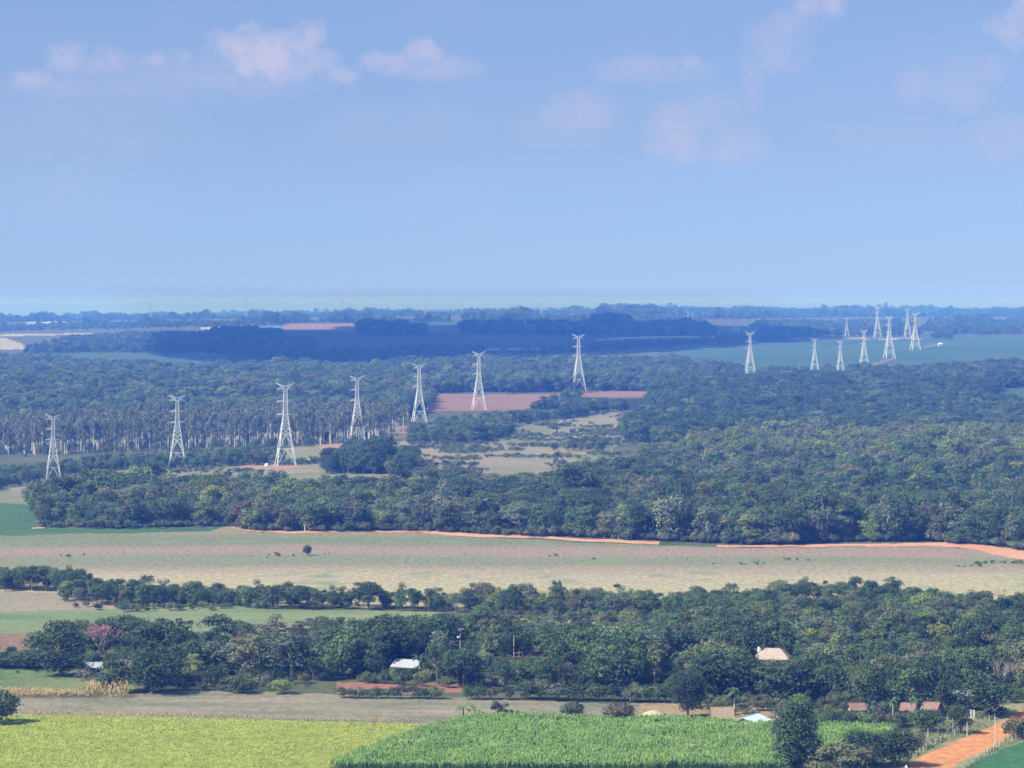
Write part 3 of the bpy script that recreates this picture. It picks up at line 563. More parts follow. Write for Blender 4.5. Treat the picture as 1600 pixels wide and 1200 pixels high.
for i, (u, v, h) in enumerate([(1272, 1040, 24), (1284, 1042, 26), (1300, 1041, 22), (700, 1034, 22), (728, 1032, 24), (752, 1036, 22), (772, 1034, 22), (724, 1120, 26), (742, 1122, 22), (800, 1124, 18), (812, 1124, 16)]):
    x, y, z = P(u, v); s = h * y / FPX / 3.4; r, _ = put('banana_plant', (('leaves', BM_[i % 2][0]), ('stem', BM_[i % 2][1])), x, y, z, s, random.uniform(0, 6))
    tag(r, ['left plant of the pale spiky clump right of the beige-roofed house', 'middle plant of the pale spiky clump right of the beige-roofed house', 'right plant of the pale spiky clump beside the beige-roofed house', 'spiky banana plant left of the T-topped pole, lowest one', 'banana plant under the T-topped utility pole', 'banana plant right of the T-topped utility pole', 'banana plant farthest right between the two poles', 'spiky plant at the left corner behind the maize', 'second spiky plant from the left corner behind the maize', 'small spiky plant right of the cone-shaped bush', 'rightmost small spiky plant behind the maize'][i], 'banana plant', 'banana and spiky plants')
# bare and flowering trees
def branchy(seed, H, spread, depth=5, r0=.28):
    rng = random.Random(seed); m = MB(); tips = []
    def go(p, d, ln, r, k):
        q = p + d * ln; m.bar(p, q, r, r * .68, 5 if k > 2 else 3)
        if k == 0: tips.append(q); return
        for i in range(3 if k > 1 else 2):
            a = Vector((rng.uniform(-1, 1), rng.uniform(-1, 1), rng.uniform(-.25, .7))) * spread; go(q, (d + a).normalized(), ln * rng.uniform(.62, .85), r * .6, k - 1)
    go(Vector((0, 0, -.4)), Vector((0, 0, 1)), H * .3, r0, depth); return m, tips
GREYB = mat_plain('grey_branches', (.42, .34, .31), 1, .2, 1); PINKL = mat_leaf('pink_blossom', (.40, .22, .22), .2, .3)
m, tips = branchy(3, 11, .85); x, y, z = P(160, 1042); r, _ = put('flowering_tree', (('trunk', m.mesh('trunk', GREYB)),), x, y, z, (1.45, 1.3, 1.08), 1.0)
tp = np.array([tuple(t) for t in tips]); zt = tp[:, 2]; hi = tp[zt > np.percentile(zt, 52)]; rngp = np.random.default_rng(5)
C2 = np.repeat(hi, 9, 0) + rngp.normal(size=(len(hi) * 9, 3)) * .45; V, F = cards(C2, rngp.normal(size=C2.shape) + [0, -.2, .5], .3, .55, rngp)
link(bpy.data.objects.new('blossom', npmesh('blossom', V, F, PINKL)), r); tag(r, 'pink flowering tree with grey bare lower branches among dark trees', 'flowering tree'); EXPL.append((163, 1034, 54, 66))
for (u, v, s, sd, lab) in [(1568, 1084, .95, 8, 'bare grey-branched tree at the right edge above the road bend'), (1592, 1076, .85, 12, 'bare tree touching the right edge of the photo'), (135, 1078, .62, 14, 'leafless greyish shrub-like tree beside the tan reeds'), (405, 1080, .5, 17, 'small bare brownish tree at the edge of the left woodland'), (1565, 946, .6, 19, 'bare grey tree at the tree line on the far right')]:
    m, tips = branchy(sd, 10, .95); x, y, z = P(u, v); r, _ = put('bare_tree', (('trunk', m.mesh('trunk', GREYB)),), x, y, z, s, sd); tag(r, lab, 'bare tree'); EXPL.append((u, v, 50 * s, 60 * s))
    tp = np.array([tuple(t) for t in tips])[::2]; C2 = np.repeat(tp, 2, 0) + rngp.normal(size=(len(tp) * 2, 3)) * .3; V, F = cards(C2, rngp.normal(size=C2.shape), .2, .4, rngp)
    link(bpy.data.objects.new('foliage', npmesh('foliage', V, F, LEAF['reddish brown'])), r)  # small cards at the branch tips stand for the bare tree's twigs

# ------------------------------------------------------------------ woods: positions
WN = [(-60, 1036), (60, 1024), (110, 1014), (250, 1012), (480, 1008), (650, 1003), (760, 990), (1060, 990), (1060, 966), (1660, 966), (1660, 1086), (1600, 1098), (1540, 1108), (1480, 1114), (1400, 1118), (1240, 1118), (1060, 1094), (980, 1085), (740, 1078), (520, 1064), (450, 1080), (210, 1080), (190, 1062), (130, 1042), (-60, 1044)]
W2 = [(-60, 914), (120, 918), (160, 932), (330, 936), (450, 942), (680, 948), (760, 950), (1060, 948), (1250, 936), (1400, 940), (1500, 956), (1660, 956), (1660, 968), (1060, 968), (800, 963), (700, 956), (450, 952), (330, 948), (160, 946), (100, 940), (90, 926), (-60, 924)]
near = np.concatenate([scatter(WN, 5.3, 1, 11, 8.5, lowk=(985, 1050, .58, .84)), scatter(W2, 4.6, 2, 8, 8, hnoise=.25) * [1, 1, 1, .52, 1, 1]])
near = near[np.argsort(near[:, 1])]
keep = np.ones(len(near), bool)
for (eu, ev, ew, eh) in EXPL:
    keep &= ~((np.abs(near[:, 4] - eu) < ew * .36) & (near[:, 5] > ev - 7) & (near[:, 5] < ev + 16))
    # nothing tall right in front of a tree that the photo shows whole
    hp = 12 * near[:, 3] * FPX / near[:, 1]; keep &= ~((np.abs(near[:, 4] - eu) < ew * .5 + 10) & (near[:, 5] >= ev + 6) & (near[:, 5] - hp < ev - eh * .55))
near = near[keep]
rng = np.random.default_rng(77)
def pick(n, x, y, wts, seed):
    """form and tone per tree, tones drifting in clumps"""
    r = np.random.default_rng(seed); t = (vnoise(x / 30, y / 30, seed) * .55 + r.random(n) * .6) / 1.15
    cw = np.cumsum(wts) / np.sum(wts); ti = np.searchsorted(cw, np.clip(t * 1.2 - .1, 0, .999)); si = r.choice(6, n, p=[.28, .12, .14, .18, .10, .18])
    return si, ti.clip(0, 5)
TN = list(TONES)
nsi, nti = pick(len(near), near[:, 0], near[:, 1], [.36, .30, .06, .10, .15, .03], 21)
NI = min(292 - len(HF), len(near))
LM = [(637, 1033, 'white sheet roof'), (162, 1000, 'pink flowering tree'), (1208, 1022, 'beige-roofed house'), (718, 995, 'T-topped utility pole'), (803, 1008, 'tall plain pole'), (1023, 1035, 'pale-trunked bright green tree'), (1127, 1110, 'thatched house'), (1456, 1100, 'salmon roof'), (1545, 1085, 'large dark tree at the road bend'), (455, 1020, 'big pale greyish tree'), (575, 1072, 'red earth strip'), (1285, 1030, 'pale spiky clump'), (1465, 990, 'bright yellowish green tree'), (338, 985, 'tall dark tree by the meadow'), (240, 1005, 'right umbrella-shaped tree'), (885, 1052, 'small forked olive tree'), (1500, 1084, 'small white roof'), (1337, 1103, 'orange roof'), (1592, 1040, 'bare tree at the right edge'), (920, 1000, 'middle of the woodland top edge'), (1380, 1060, 'dark palms')]
cell = {}
for i in range(NI):
    x, y, z, s, u, v = near[i]; sn, tn = SHAPE_N[nsi[i]], TN[nti[i]]
    j = 0.85 + .3 * random.random()
    r = tree(sn, tn, x, y, z - .15, s * j * .95, s, random.uniform(0, 6.28)); hp = 12 * s * FPX / y
    vm = v - hp * .6; k = min(range(len(LM)), key=lambda q: math.hypot((LM[q][0] - u) * .7, LM[q][1] - vm)); du, dv = u - LM[k][0], vm - LM[k][1]
    dr = ('right of' if du > 0 else 'left of') if abs(du) * .7 > abs(dv) else ('below' if dv > 0 else 'above')
    cell.setdefault((k, dr), []).append((math.hypot(du, dv), r, sn, tn, s))
for (k, dr), lst in cell.items():
    lst.sort(key=lambda a: a[0])
    for i, (d, r, sn, tn, s) in enumerate(lst):
        tag(r, '%s %s %s tree, %s %s %s' % ('big' if s > 1.0 else 'small' if s < .7 else 'medium', tn, sn, (nth(i) + ' nearest') if i else 'nearest', dr, LM[k][2]), 'tree', 'broadleaf trees of the near woodland')
for sn in SHAPE_N:      # every form and tone gets at least one standing tree, on the near edge of the woodland
    for tn in TONES:
        if (sn, tn) not in SRC:
            i = NI; NI += 1; x, y, z, s, u, v = near[i]; r = tree(sn, tn, x, y, z - .15, s, s, random.uniform(0, 6))
            tag(r, '%s %s tree inside the near woodland, only one so shaped and coloured' % (tn, sn), 'tree', 'broadleaf trees of the near woodland')
SRCL = [SRC[(sn, tn)] for sn in SHAPE_N for tn in TONES]
def wood(name, label, A, wts, seed, smul=1.0, forms=None, cat='woodland', rebalance=None):
    n = len(A); si, ti = pick(n, A[:, 0], A[:, 1], wts, seed)
    if forms is not None: si = np.random.default_rng(seed + 5).choice(6, n, p=forms)
    rr = np.random.default_rng(seed + 9)
    pts = A[:, :3].copy(); pts[:, 2] -= .2
    return gn_forest(name, label, cat, pts, A[:, 3] * smul, rr.uniform(0, 6.28, n), si * 6 + ti, SRCL)
wood('woodland', 'smaller trees filling the back of the near mixed woodland', near[NI:], [.34, .30, .06, .10, .18, .02], 22)
W3 = [(62, 824), (250, 824), (355, 821), (400, 829), (660, 829), (720, 832), (1030, 845), (1180, 850), (1450, 846), (1520, 850), (1660, 866), (1660, 692), (1300, 694), (1070, 708), (1010, 734), (950, 752), (880, 766), (800, 776), (700, 786), (600, 784), (500, 778), (300, 774), (100, 784), (50, 796)]
a3 = scatter(W3, 6.6, 31, 12, 9, hnoise=.24)
a3[:, 3] *= np.where(np.random.default_rng(2).random(len(a3)) < .06, 1.35, 1.0)
lt = (a3[:, 5] < 735 + 12 * (vnoise(a3[:, 0] / 60, a3[:, 1] / 60, 3) - .5)) & (a3[:, 4] > 960)
wood('forest', 'dense green wood across the middle behind the orange dirt track', a3[~lt], [.36, .28, .06, .08, .21, .01], 32, .92, [.30, .08, .2, .14, .06, .22], 'forest')
wood('forest', 'lighter yellowish green tree belt along the back of the middle wood', a3[lt], [.03, .20, .40, .20, .17, 0], 33, .98, [.3, .1, .2, .15, .05, .2], 'forest')
W4 = [(975, 676), (1000, 655), (1010, 622), (1060, 606), (1150, 596), (1250, 592), (1330, 590), (1450, 588), (1560, 582), (1660, 578), (1660, 606), (1560, 606), (1545, 636), (1600, 648), (1660, 646), (1660, 692), (1200, 694), (1060, 702), (980, 690)]
wood('forest', 'bluish wood on the right behind the yellowish green tree belt', scatter(W4, 8.2, 41, 13, 10), [.56, .26, .02, .06, .10, 0], 42, 1.12, cat='forest')
W5 = [(640, 696), (640, 676), (740, 668), (800, 656), (830, 646), (870, 632), (900, 620), (960, 626), (1010, 632), (1000, 640), (930, 648), (870, 656), (800, 666), (795, 684), (740, 692)]
W7 = [(865, 704), (880, 694), (930, 692), (962, 698), (940, 706)]; W6b = [(600, 742), (580, 726), (600, 716), (650, 718), (655, 734), (640, 742)]
wood('forest', 'tree clump beside the white pylons in the middle distance', np.concatenate([scatter(W5, 7.5, 51, 11, 10), scatter(W7, 8, 53, 9, 9) * [1, 1, 1, .6, 1, 1], scatter(W6b, 7, 54, 9, 9) * [1, 1, 1, .8, 1, 1]]), [.42, .28, .05, .15, .1, 0], 52, .85, cat='forest')
W6 = [(503, 740), (515, 726), (545, 718), (590, 718), (605, 728), (590, 742)]
wood('forest', 'very dark rounded tree clump right of the tallest white pylon', scatter(W6, 6, 61, 13, 10, thin=0) * [1, 1, 1, 1.2, 1, 1], [1, 0, 0, 0, 0, 0], 62, 1.0, [.3, 0, .1, .1, 0, .5], cat='forest')  # shade over this clump is put into the leaf tone, darkest only
W8 = [(-60, 742), (60, 742), (150, 730), (260, 722), (420, 710), (445, 720), (430, 727), (300, 733), (130, 738), (60, 755), (-60, 776)]
wood('forest', 'low green belt of bushes and trees between the left pylons', np.concatenate([scatter(W8, 6.5, 71, 8, 8) * [1, 1, 1, .62, 1, 1], scatter([(-60, 722), (0, 716), (200, 710), (440, 702), (610, 692), (640, 684), (640, 676), (440, 690), (200, 700), (-60, 704)], 10, 73, 8, 8, thin=.6, hnoise=.4) * [1, 1, 1, .5, 1, 1]]), [.35, .35, .05, .15, .1, 0], 72, cat='forest')
W10 = [(-60, 688), (100, 684), (400, 660), (610, 656), (640, 650), (672, 640), (676, 622), (640, 604), (640, 590), (440, 578), (300, 586), (180, 580), (60, 574), (-60, 566)]
wood('forest', 'blue-green forest on the left behind the pale-trunked plantation', scatter(W10, 9.0, 81, 13, 10), [.34, .30, .07, .14, .13, .02], 82, 1.15, cat='forest')
W11 = [(430, 600), (430, 588), (560, 582), (640, 577), (740, 573), (1050, 574), (1120, 586), (1100, 592), (980, 592), (900, 590), (640, 592)]
W11b = [(640, 614), (640, 602), (700, 600), (900, 601), (1060, 603), (1040, 611), (905, 611), (880, 612)]
wood('forest', 'greyish belts of trees behind the red field', np.concatenate([scatter(W11, 10, 91, 13, 10), scatter(W11b, 9, 92, 10, 10)]), [.25, .38, .05, .12, .2, 0], 93, 1.15, cat='forest')
FAR = [  # polygon, spacing, scale
 ([(35, 554), (60, 546), (130, 532), (200, 527), (320, 526), (440, 522), (440, 530), (330, 536), (330, 550), (180, 551)], 13, 1.0),
 ([(560, 524), (565, 521), (662, 520), (665, 524)], 11, 1.9), ([(720, 522), (722, 519), (812, 519), (816, 522)], 11, 1.9), ([(825, 523), (830, 519), (1110, 520), (1115, 524)], 13, 1.75), ([(930, 523), (932, 519), (985, 519), (988, 523)], 11, 2.6),
 ([(-60, 516), (0, 513), (200, 506), (450, 502), (450, 508), (200, 515), (-60, 520)], 26, .95),
 ([(440, 503), (560, 501), (700, 499), (700, 504), (560, 505), (440, 506)], 26, 1.0), ([(720, 500), (900, 496), (1100, 495), (1100, 507), (900, 510), (740, 508)], 28, 1.1),
 ([(936, 497), (940, 493), (1020, 493), (1024, 497)], 20, 2.6), ([(1100, 496), (1300, 492), (1660, 492), (1660, 496), (1300, 497), (1100, 500)], 30, 1.1),
 ([(1170, 513), (1200, 509), (1270, 509), (1430, 508), (1430, 513), (1280, 515)], 18, 1.2), ([(1440, 517), (1460, 505), (1660, 503), (1660, 522), (1560, 524), (1480, 524)], 20, 1.1), ([(1180, 528), (1200, 518), (1380, 517), (1440, 522), (1440, 526), (1300, 526)], 20, 1.2),
 ([(-60, 500), (300, 494), (800, 488), (1200, 486), (1660, 486), (1660, 490), (1200, 490), (800, 493), (300, 500), (-60, 505)], 34, 1.0),
 ([(1050, 565), (1120, 582), (1180, 590), (1090, 598), (1050, 600)], 11, 1.1), ([(1165, 592), (1230, 583), (1290, 582), (1330, 585), (1330, 592), (1180, 598)], 10, .75)]
FA = np.concatenate([scatter(p, sp, 200 + i, 12, 10) * [1, 1, 1, s, 1, 1] for i, (p, sp, s) in enumerate(FAR)])
hf = vnoise(FA[:, 4] / 45, FA[:, 1] / 900, 12) * .6 + vnoise(FA[:, 4] / 14, FA[:, 1] / 400, 13) * .4
FA[:, 3] *= np.where((FA[:, 1] > 7600) & ~((FA[:, 4] > 930) & (FA[:, 4] < 1030)), .25 + 2.9 * hf ** 2, .8 + .4 * hf)
wood('forest', 'far blue tree lines and groves up to the horizon', FA, [.5, .3, 0, .1, .1, 0], 95, cat='forest')
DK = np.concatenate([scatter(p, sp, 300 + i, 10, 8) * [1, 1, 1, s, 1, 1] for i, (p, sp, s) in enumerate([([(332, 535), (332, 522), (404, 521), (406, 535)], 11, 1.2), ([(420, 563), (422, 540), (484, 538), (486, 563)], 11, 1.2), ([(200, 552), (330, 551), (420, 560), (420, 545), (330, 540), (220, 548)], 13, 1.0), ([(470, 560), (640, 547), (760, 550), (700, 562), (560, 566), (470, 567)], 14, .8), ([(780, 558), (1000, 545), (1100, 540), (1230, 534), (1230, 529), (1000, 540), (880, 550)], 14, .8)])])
wood('forest', 'very dark square plantation blocks and groves on the shaded far slope', DK, [1, 0, 0, 0, 0, 0], 96, cat='forest')  # groves take the darkest leaf tone, standing in for part of the shade
at_px(1352, 580, 24, 17, 'lumpy', 'dark green', 'dark tree clump at the foot of the pylon on the far green slope')
at_px(1310, 527, 12, 10, 'round-crowned', 'dark green', 'dark tree on the far edge of the green slope')
for u, l_ in ((1464, 'left'), (1482, 'right')): at_px(u, 530, 26, 13, 'lumpy', 'dark green', l_ + ' one of two dark trees on the crest right of the pylons')

# eucalyptus plantation with pale trunks
EUCL = mat_leaf('eucalyptus_leaf', (.165, .19, .11), .2, .15); EUBARK = mat_plain('eucalyptus_bark', (.60, .56, .50), 1, .3, .35)
EM = []
for s in range(4):
    rg = np.random.default_rng(700 + s); Cs = []; Ns = []; t = MB(); lean = rg.normal(size=2) * .5
    t.bar((0, 0, -.5), (lean[0], lean[1], 12), .36, .26, 6).bar((lean[0], lean[1], 12), (lean[0] * 1.4, lean[1] * 1.4, 21), .26, .07, 5)
    for k in range(14):
        zz = rg.uniform(10, 22); c = np.array([lean[0] + rg.normal() * 1.1, lean[1] + rg.normal() * 1.1, zz]); r = rg.uniform(.9, 1.7); d = rg.normal(size=(48, 3)); d /= np.linalg.norm(d, axis=1, keepdims=True)
        Cs.append(c + d * r * rg.uniform(.6, 1.1, (48, 1)) * [1, 1, 1.3]); Ns.append(d + rg.normal(size=(48, 3)) * .5); t.bar((lean[0], lean[1], zz - 2), tuple(c), .1, .04, 3)
    V, F = cards(np.concatenate(Cs), np.concatenate(Ns), .5, 1.0, rg); EM.append((npmesh('crown', V, F, EUCL), t.mesh('trunk', EUBARK)))
WE = [(-60, 716), (0, 712), (200, 707), (440, 698), (600, 691), (640, 680), (640, 672), (600, 664), (400, 668), (200, 676), (-60, 694)]
ae = scatter(WE, 8.2, 101, 22, 5, hnoise=.22); ae = ae[ae[:, 3] > .5]; ae[:, 3] = ae[:, 3].clip(.6, 1.12)
ae = ae[vnoise(ae[:, 0] / 26, ae[:, 1] / 40, 44) + .5 * np.random.default_rng(6).random(len(ae)) > .52]
front_row = np.array([a[5] for a in ae]) - np.interp(ae[:, 4], [-60, 0, 200, 440, 600, 640], [712, 708, 703, 694, 687, 676])
o_ = np.argsort(-front_row); ae = ae[o_]; NE = 110; ESRC = []
fr = ae[:NE]; fr = fr[np.argsort(fr[:, 4])]
EL = [(82, 'leftmost white pylon'), (277, 'second white pylon'), (446, 'tallest white pylon'), (558, 'fourth white pylon')]; ec = {}
for i in range(NE):
    x, y, z, s, u, v = fr[i]; r, ch = put('eucalyptus_tree', (('crown', EM[i % 4][0]), ('trunk', EM[i % 4][1])), x, y, z, s, random.uniform(0, 6))
    if i < 4: ESRC.append(ch)
    k = min(range(4), key=lambda q: abs(EL[q][0] - u)); d = 'left' if u < EL[k][0] else 'right'; ec.setdefault((k, d), []).append((abs(u - EL[k][0]), r))
for (k, d), lst in ec.items():
    lst.sort(key=lambda a: a[0])
    for i, (_, r) in enumerate(lst): tag(r, 'tall pale-trunked plantation tree, %s one to the %s of the %s' % (nth(i), d, EL[k][1]), 'eucalyptus', 'front row of the pale-trunked plantation')
be = ae[NE:]; gn_forest('eucalyptus_plantation', 'rows of tall pale-trunked trees behind the front row of the plantation', 'plantation', be[:, :3], be[:, 3], np.random.default_rng(4).uniform(0, 6, len(be)), np.arange(len(be)) % 4, ESRC)
# scattered pale trunked trees along the edge of the middle wood and of the nearer belt
pe = []
rr = np.random.default_rng(909)
PT = [(u, np.interp(u, [62, 355, 660, 1030, 1450, 1600], [824, 821, 829, 845, 846, 858]) - rr.uniform(2, 14), rr.uniform(20, 32)) for u in rr.uniform(80, 1590, 16)] + [(60, 921, 34), (72, 922, 36), (84, 922, 28), (414, 944, 26)]
PT.sort(); seen = {}
for i, (u, v, h) in enumerate(PT):
    x, y, z = P(u, v); s = h * y / FPX / 22; r, _ = put('slender_tree', (('crown', EM[i % 4][0]), ('trunk', EM[i % 4][1])), x, y, z, (s, s, s), rr.uniform(0, 6))
    tag(r, ('slender pale-trunked tree at the edge of the middle wood, %s from the left' % nth(i)) if v < 900 else 'slender pale-trunked tree in the left belt below the fallow field, %s from the left' % nth(len(seen)), 'tree', 'slender pale-trunked trees')
    if v > 900: seen[i] = 1

# ------------------------------------------------------------------ low scrub and field vegetation
def shrubs(name, label, polys, sp, seed, s0, thin=.3, clump=0.0, cl=14.0, pt=(.3, .1, .15, .25, .2)):
    A = np.concatenate([scatter(p, sp, seed + i, 4 * s0, 7 * s0, thin=thin) for i, p in enumerate(polys)]); r = np.random.default_rng(seed)
    if clump: A = A[vnoise(A[:, 0] / cl, A[:, 1] / cl, 15) + .3 * r.random(len(A)) > clump]
    n = len(A); gn_forest(name, label, 'scrub', A[:, :3], A[:, 3] * s0 * r.uniform(.5, 1.3, n), r.uniform(0, 6, n), r.choice(5, n, p=list(pt)), SHSRC)
while len(SHSRC) < 5: SHSRC.append(SHSRC[len(SHSRC) % 3])
shrubs('scrub', 'strip of low green bushes running across the big fallow field', [[(-60, 864), (300, 866), (900, 867), (1200, 873), (1660, 880), (1660, 886), (1200, 884), (900, 880), (300, 874), (-60, 878)]], 3.2, 801, .24, .25, .97, 16, (.5, .1, .1, .0, .3))
shrubs('scrub', 'scattered bushes in the clearings behind the middle wood', [[(560, 742), (640, 700), (960, 640), (1000, 650), (1000, 700), (930, 735), (760, 752)], [(60, 760), (130, 742), (430, 726), (560, 695), (560, 730), (300, 755)]], 4, 821, .55, .25, .74, 34)
shrubs('undergrowth', 'undergrowth of bushes under and between the near woodland trees', [WN, [(90, 950), (200, 946), (330, 946), (430, 950), (330, 955), (200, 956)], [(770, 962), (1060, 966), (1060, 990), (790, 986)]], 4.6, 831, .62, .1)
shrubs('undergrowth', 'low bushes closing the front edge of the middle wood', [[(62, 826), (250, 826), (355, 823), (400, 830), (660, 830), (720, 833), (1030, 846), (1180, 851), (1450, 847), (1520, 851), (1660, 867), (1660, 858), (1450, 839), (1180, 843), (1030, 838), (720, 825), (400, 821), (250, 816), (62, 816)]], 4.4, 861, .85, .1)
shrubs('scrub', 'rough low growth in the left grass patch and around the pale scrub meadow', [[(-60, 1044), (130, 1048), (200, 1062), (200, 1076), (-60, 1080)], [(770, 958), (1060, 962), (1060, 990), (790, 986)]], 2.6, 836, .16, .3, .55)
shrubs('scrub', 'low weeds and bushes along both sides of the orange dirt road', [[(1385, 1196), (1440, 1168), (1500, 1140), (1500, 1148), (1440, 1180), (1400, 1198)], [(1480, 1212), (1530, 1182), (1560, 1168), (1600, 1152), (1600, 1160), (1530, 1192), (1495, 1214)], [(1500, 1126), (1570, 1112), (1575, 1118), (1500, 1136)]], 1.7, 841, .19, .35)
shrubs('scrub', 'garden bushes around the houses behind the maize and the road', [[(1060, 1094), (1240, 1112), (1400, 1115), (1480, 1112), (1540, 1108), (1500, 1128), (1400, 1140), (1260, 1140), (1200, 1126), (1150, 1122), (1100, 1112)]], 3.0, 851, .5, .45)
def blades(name, label, cat, poly, dens, h0, h1, w, mat, seed, nb=4, spread=.5, edge=None):
    """upright leaf blades growing from the field"""
    pts = [P(*p) for p in poly]; x0, x1 = min(p[0] for p in pts), max(p[0] for p in pts); y0, y1 = min(p[1] for p in pts), max(p[1] for p in pts)
    r = np.random.default_rng(seed); n = int((x1 - x0) * (y1 - y0) * dens); x = r.uniform(x0, x1, n); y = r.uniform(y0, y1, n)
    u, v = proj(x, y, gz(x, y)); k = inpoly(u, v, poly); x, y = x[k], y[k]; n = len(x)
    x = np.repeat(x, nb); y = np.repeat(y, nb); h = np.repeat(r.uniform(h0, h1, n) * (.9 + .2 * vnoise(x[::nb] / 6, y[::nb] / 6, 4)), nb) * r.uniform(.75, 1.05, n * nb)
    z = gz(x, y); a = r.uniform(0, 6.28, n * nb); dx, dy = np.cos(a), np.sin(a); sp = spread * r.uniform(.3, 1, n * nb); zb = h * r.uniform(.15, .55, n * nb)
    A = np.stack([x, y, z + zb], 1); M_ = np.stack([x + dx * sp * .5, y + dy * sp * .5, z + h], 1); T = np.stack([x + dx * sp * 1.1, y + dy * sp * 1.1, z + h * r.uniform(.72, .98, n * nb)], 1); S = np.stack([-dy, dx, dx * 0], 1) * w * .5
    V = np.stack([A - S * .6, A + S * .6, M_ + S, M_ - S, T + S * .2, T - S * .2], 1).reshape(-1, 3); b = (np.arange(n * nb) * 6)[:, None]
    F = np.concatenate([b + [0, 1, 2, 3], b + [3, 2, 4, 5]]); o = link(bpy.data.objects.new(name, npmesh(name, V, F, mat))); return tag(o, label, cat, kind='stuff')
def mat_crop(name, c0, c1, sx, sy, transl=.3):
    m = mat_ground(name, [c0, c1], sx, sy, fine=.5, gain=1.18); n = m.node_tree.nodes; l = m.node_tree.links; b = n['Principled BSDF']; c = b.inputs['Base Color'].links[0].from_socket
    tr = n.new('ShaderNodeBsdfTranslucent'); l.new(c, tr.inputs[0]); mx = n.new('ShaderNodeMixShader'); mx.inputs[0].default_value = transl; l.new(b.outputs[0], mx.inputs[1]); l.new(tr.outputs[0], mx.inputs[2]); l.new(mx.outputs[0], n['Material Output'].inputs[0]); return m
blades('maize_crop', 'bright green maize standing tall in the foreground field', 'maize', [(516, 1201), (648, 1149), (750, 1126), (1100, 1132), (1215, 1141), (1390, 1144), (1400, 1160), (1370, 1185), (1335, 1206), (530, 1206)], 3.2, 1.9, 2.5, .16, mat_crop('maize_leaf', (.15, .27, .07), (.27, .40, .12), 1 / 9., 1 / 12.), 901, 5, .55)
blades('yellow_crop', 'yellowish green low crop covering the foreground field on the left', 'crop', [(-60, 1119), (40, 1119), (300, 1124), (655, 1134), (650, 1147), (516, 1200), (512, 1215), (-60, 1215)], 7.0, .38, .55, .24, mat_crop('yellow_crop_leaf', (.37, .43, .10), (.46, .51, .14), 1 / 14., 1 / 14., .4), 902, 3, .30)
DRY = mat_crop('dry_reed', (.42, .33, .16), (.50, .42, .22), 1 / 5., 1 / 5.)
blades('dry_reeds', 'tall tan reeds at the left end of the pale fallow field', 'reeds', [(128, 1085), (140, 1078), (152, 1082), (160, 1075), (176, 1081), (186, 1080), (205, 1088), (196, 1092), (160, 1090), (136, 1092)], 2.0, .9, 3.8, .16, DRY, 903, 4, .5)
blades('dry_reeds', 'low tan weeds along the lower edge of the left grass patch', 'reeds', [(-60, 1080), (60, 1082), (140, 1085), (140, 1091), (-60, 1090)], 5, .7, 1.7, .14, DRY, 904, 4, .4)
blades('dry_weeds', 'tuft line of pale weeds between the fallow field and the yellow crop', 'weeds', [(40, 1116), (300, 1121), (655, 1131), (655, 1134), (300, 1124), (40, 1119)], 2.2, .5, 1.5, .1, DRY, 905, 4, .3)
GRB = mat_crop('grass_blade', (.13, .19, .07), (.30, .31, .15), 1 / 8., 1 / 8.)
blades('grass', 'grass tufts on the verges of the orange dirt road', 'grass', [(1375, 1160), (1440, 1140), (1505, 1120), (1560, 1105), (1580, 1110), (1540, 1140), (1475, 1162), (1410, 1196), (1340, 1206)], 4, .2, .7, .09, GRB, 906, 3, .3)
blades('grass', 'grass between the dirt road and the teal field', 'grass', [(1480, 1212), (1545, 1174), (1610, 1134), (1620, 1150), (1560, 1174), (1500, 1212)], 4, .25, .8, .09, GRB, 907, 3, .3)

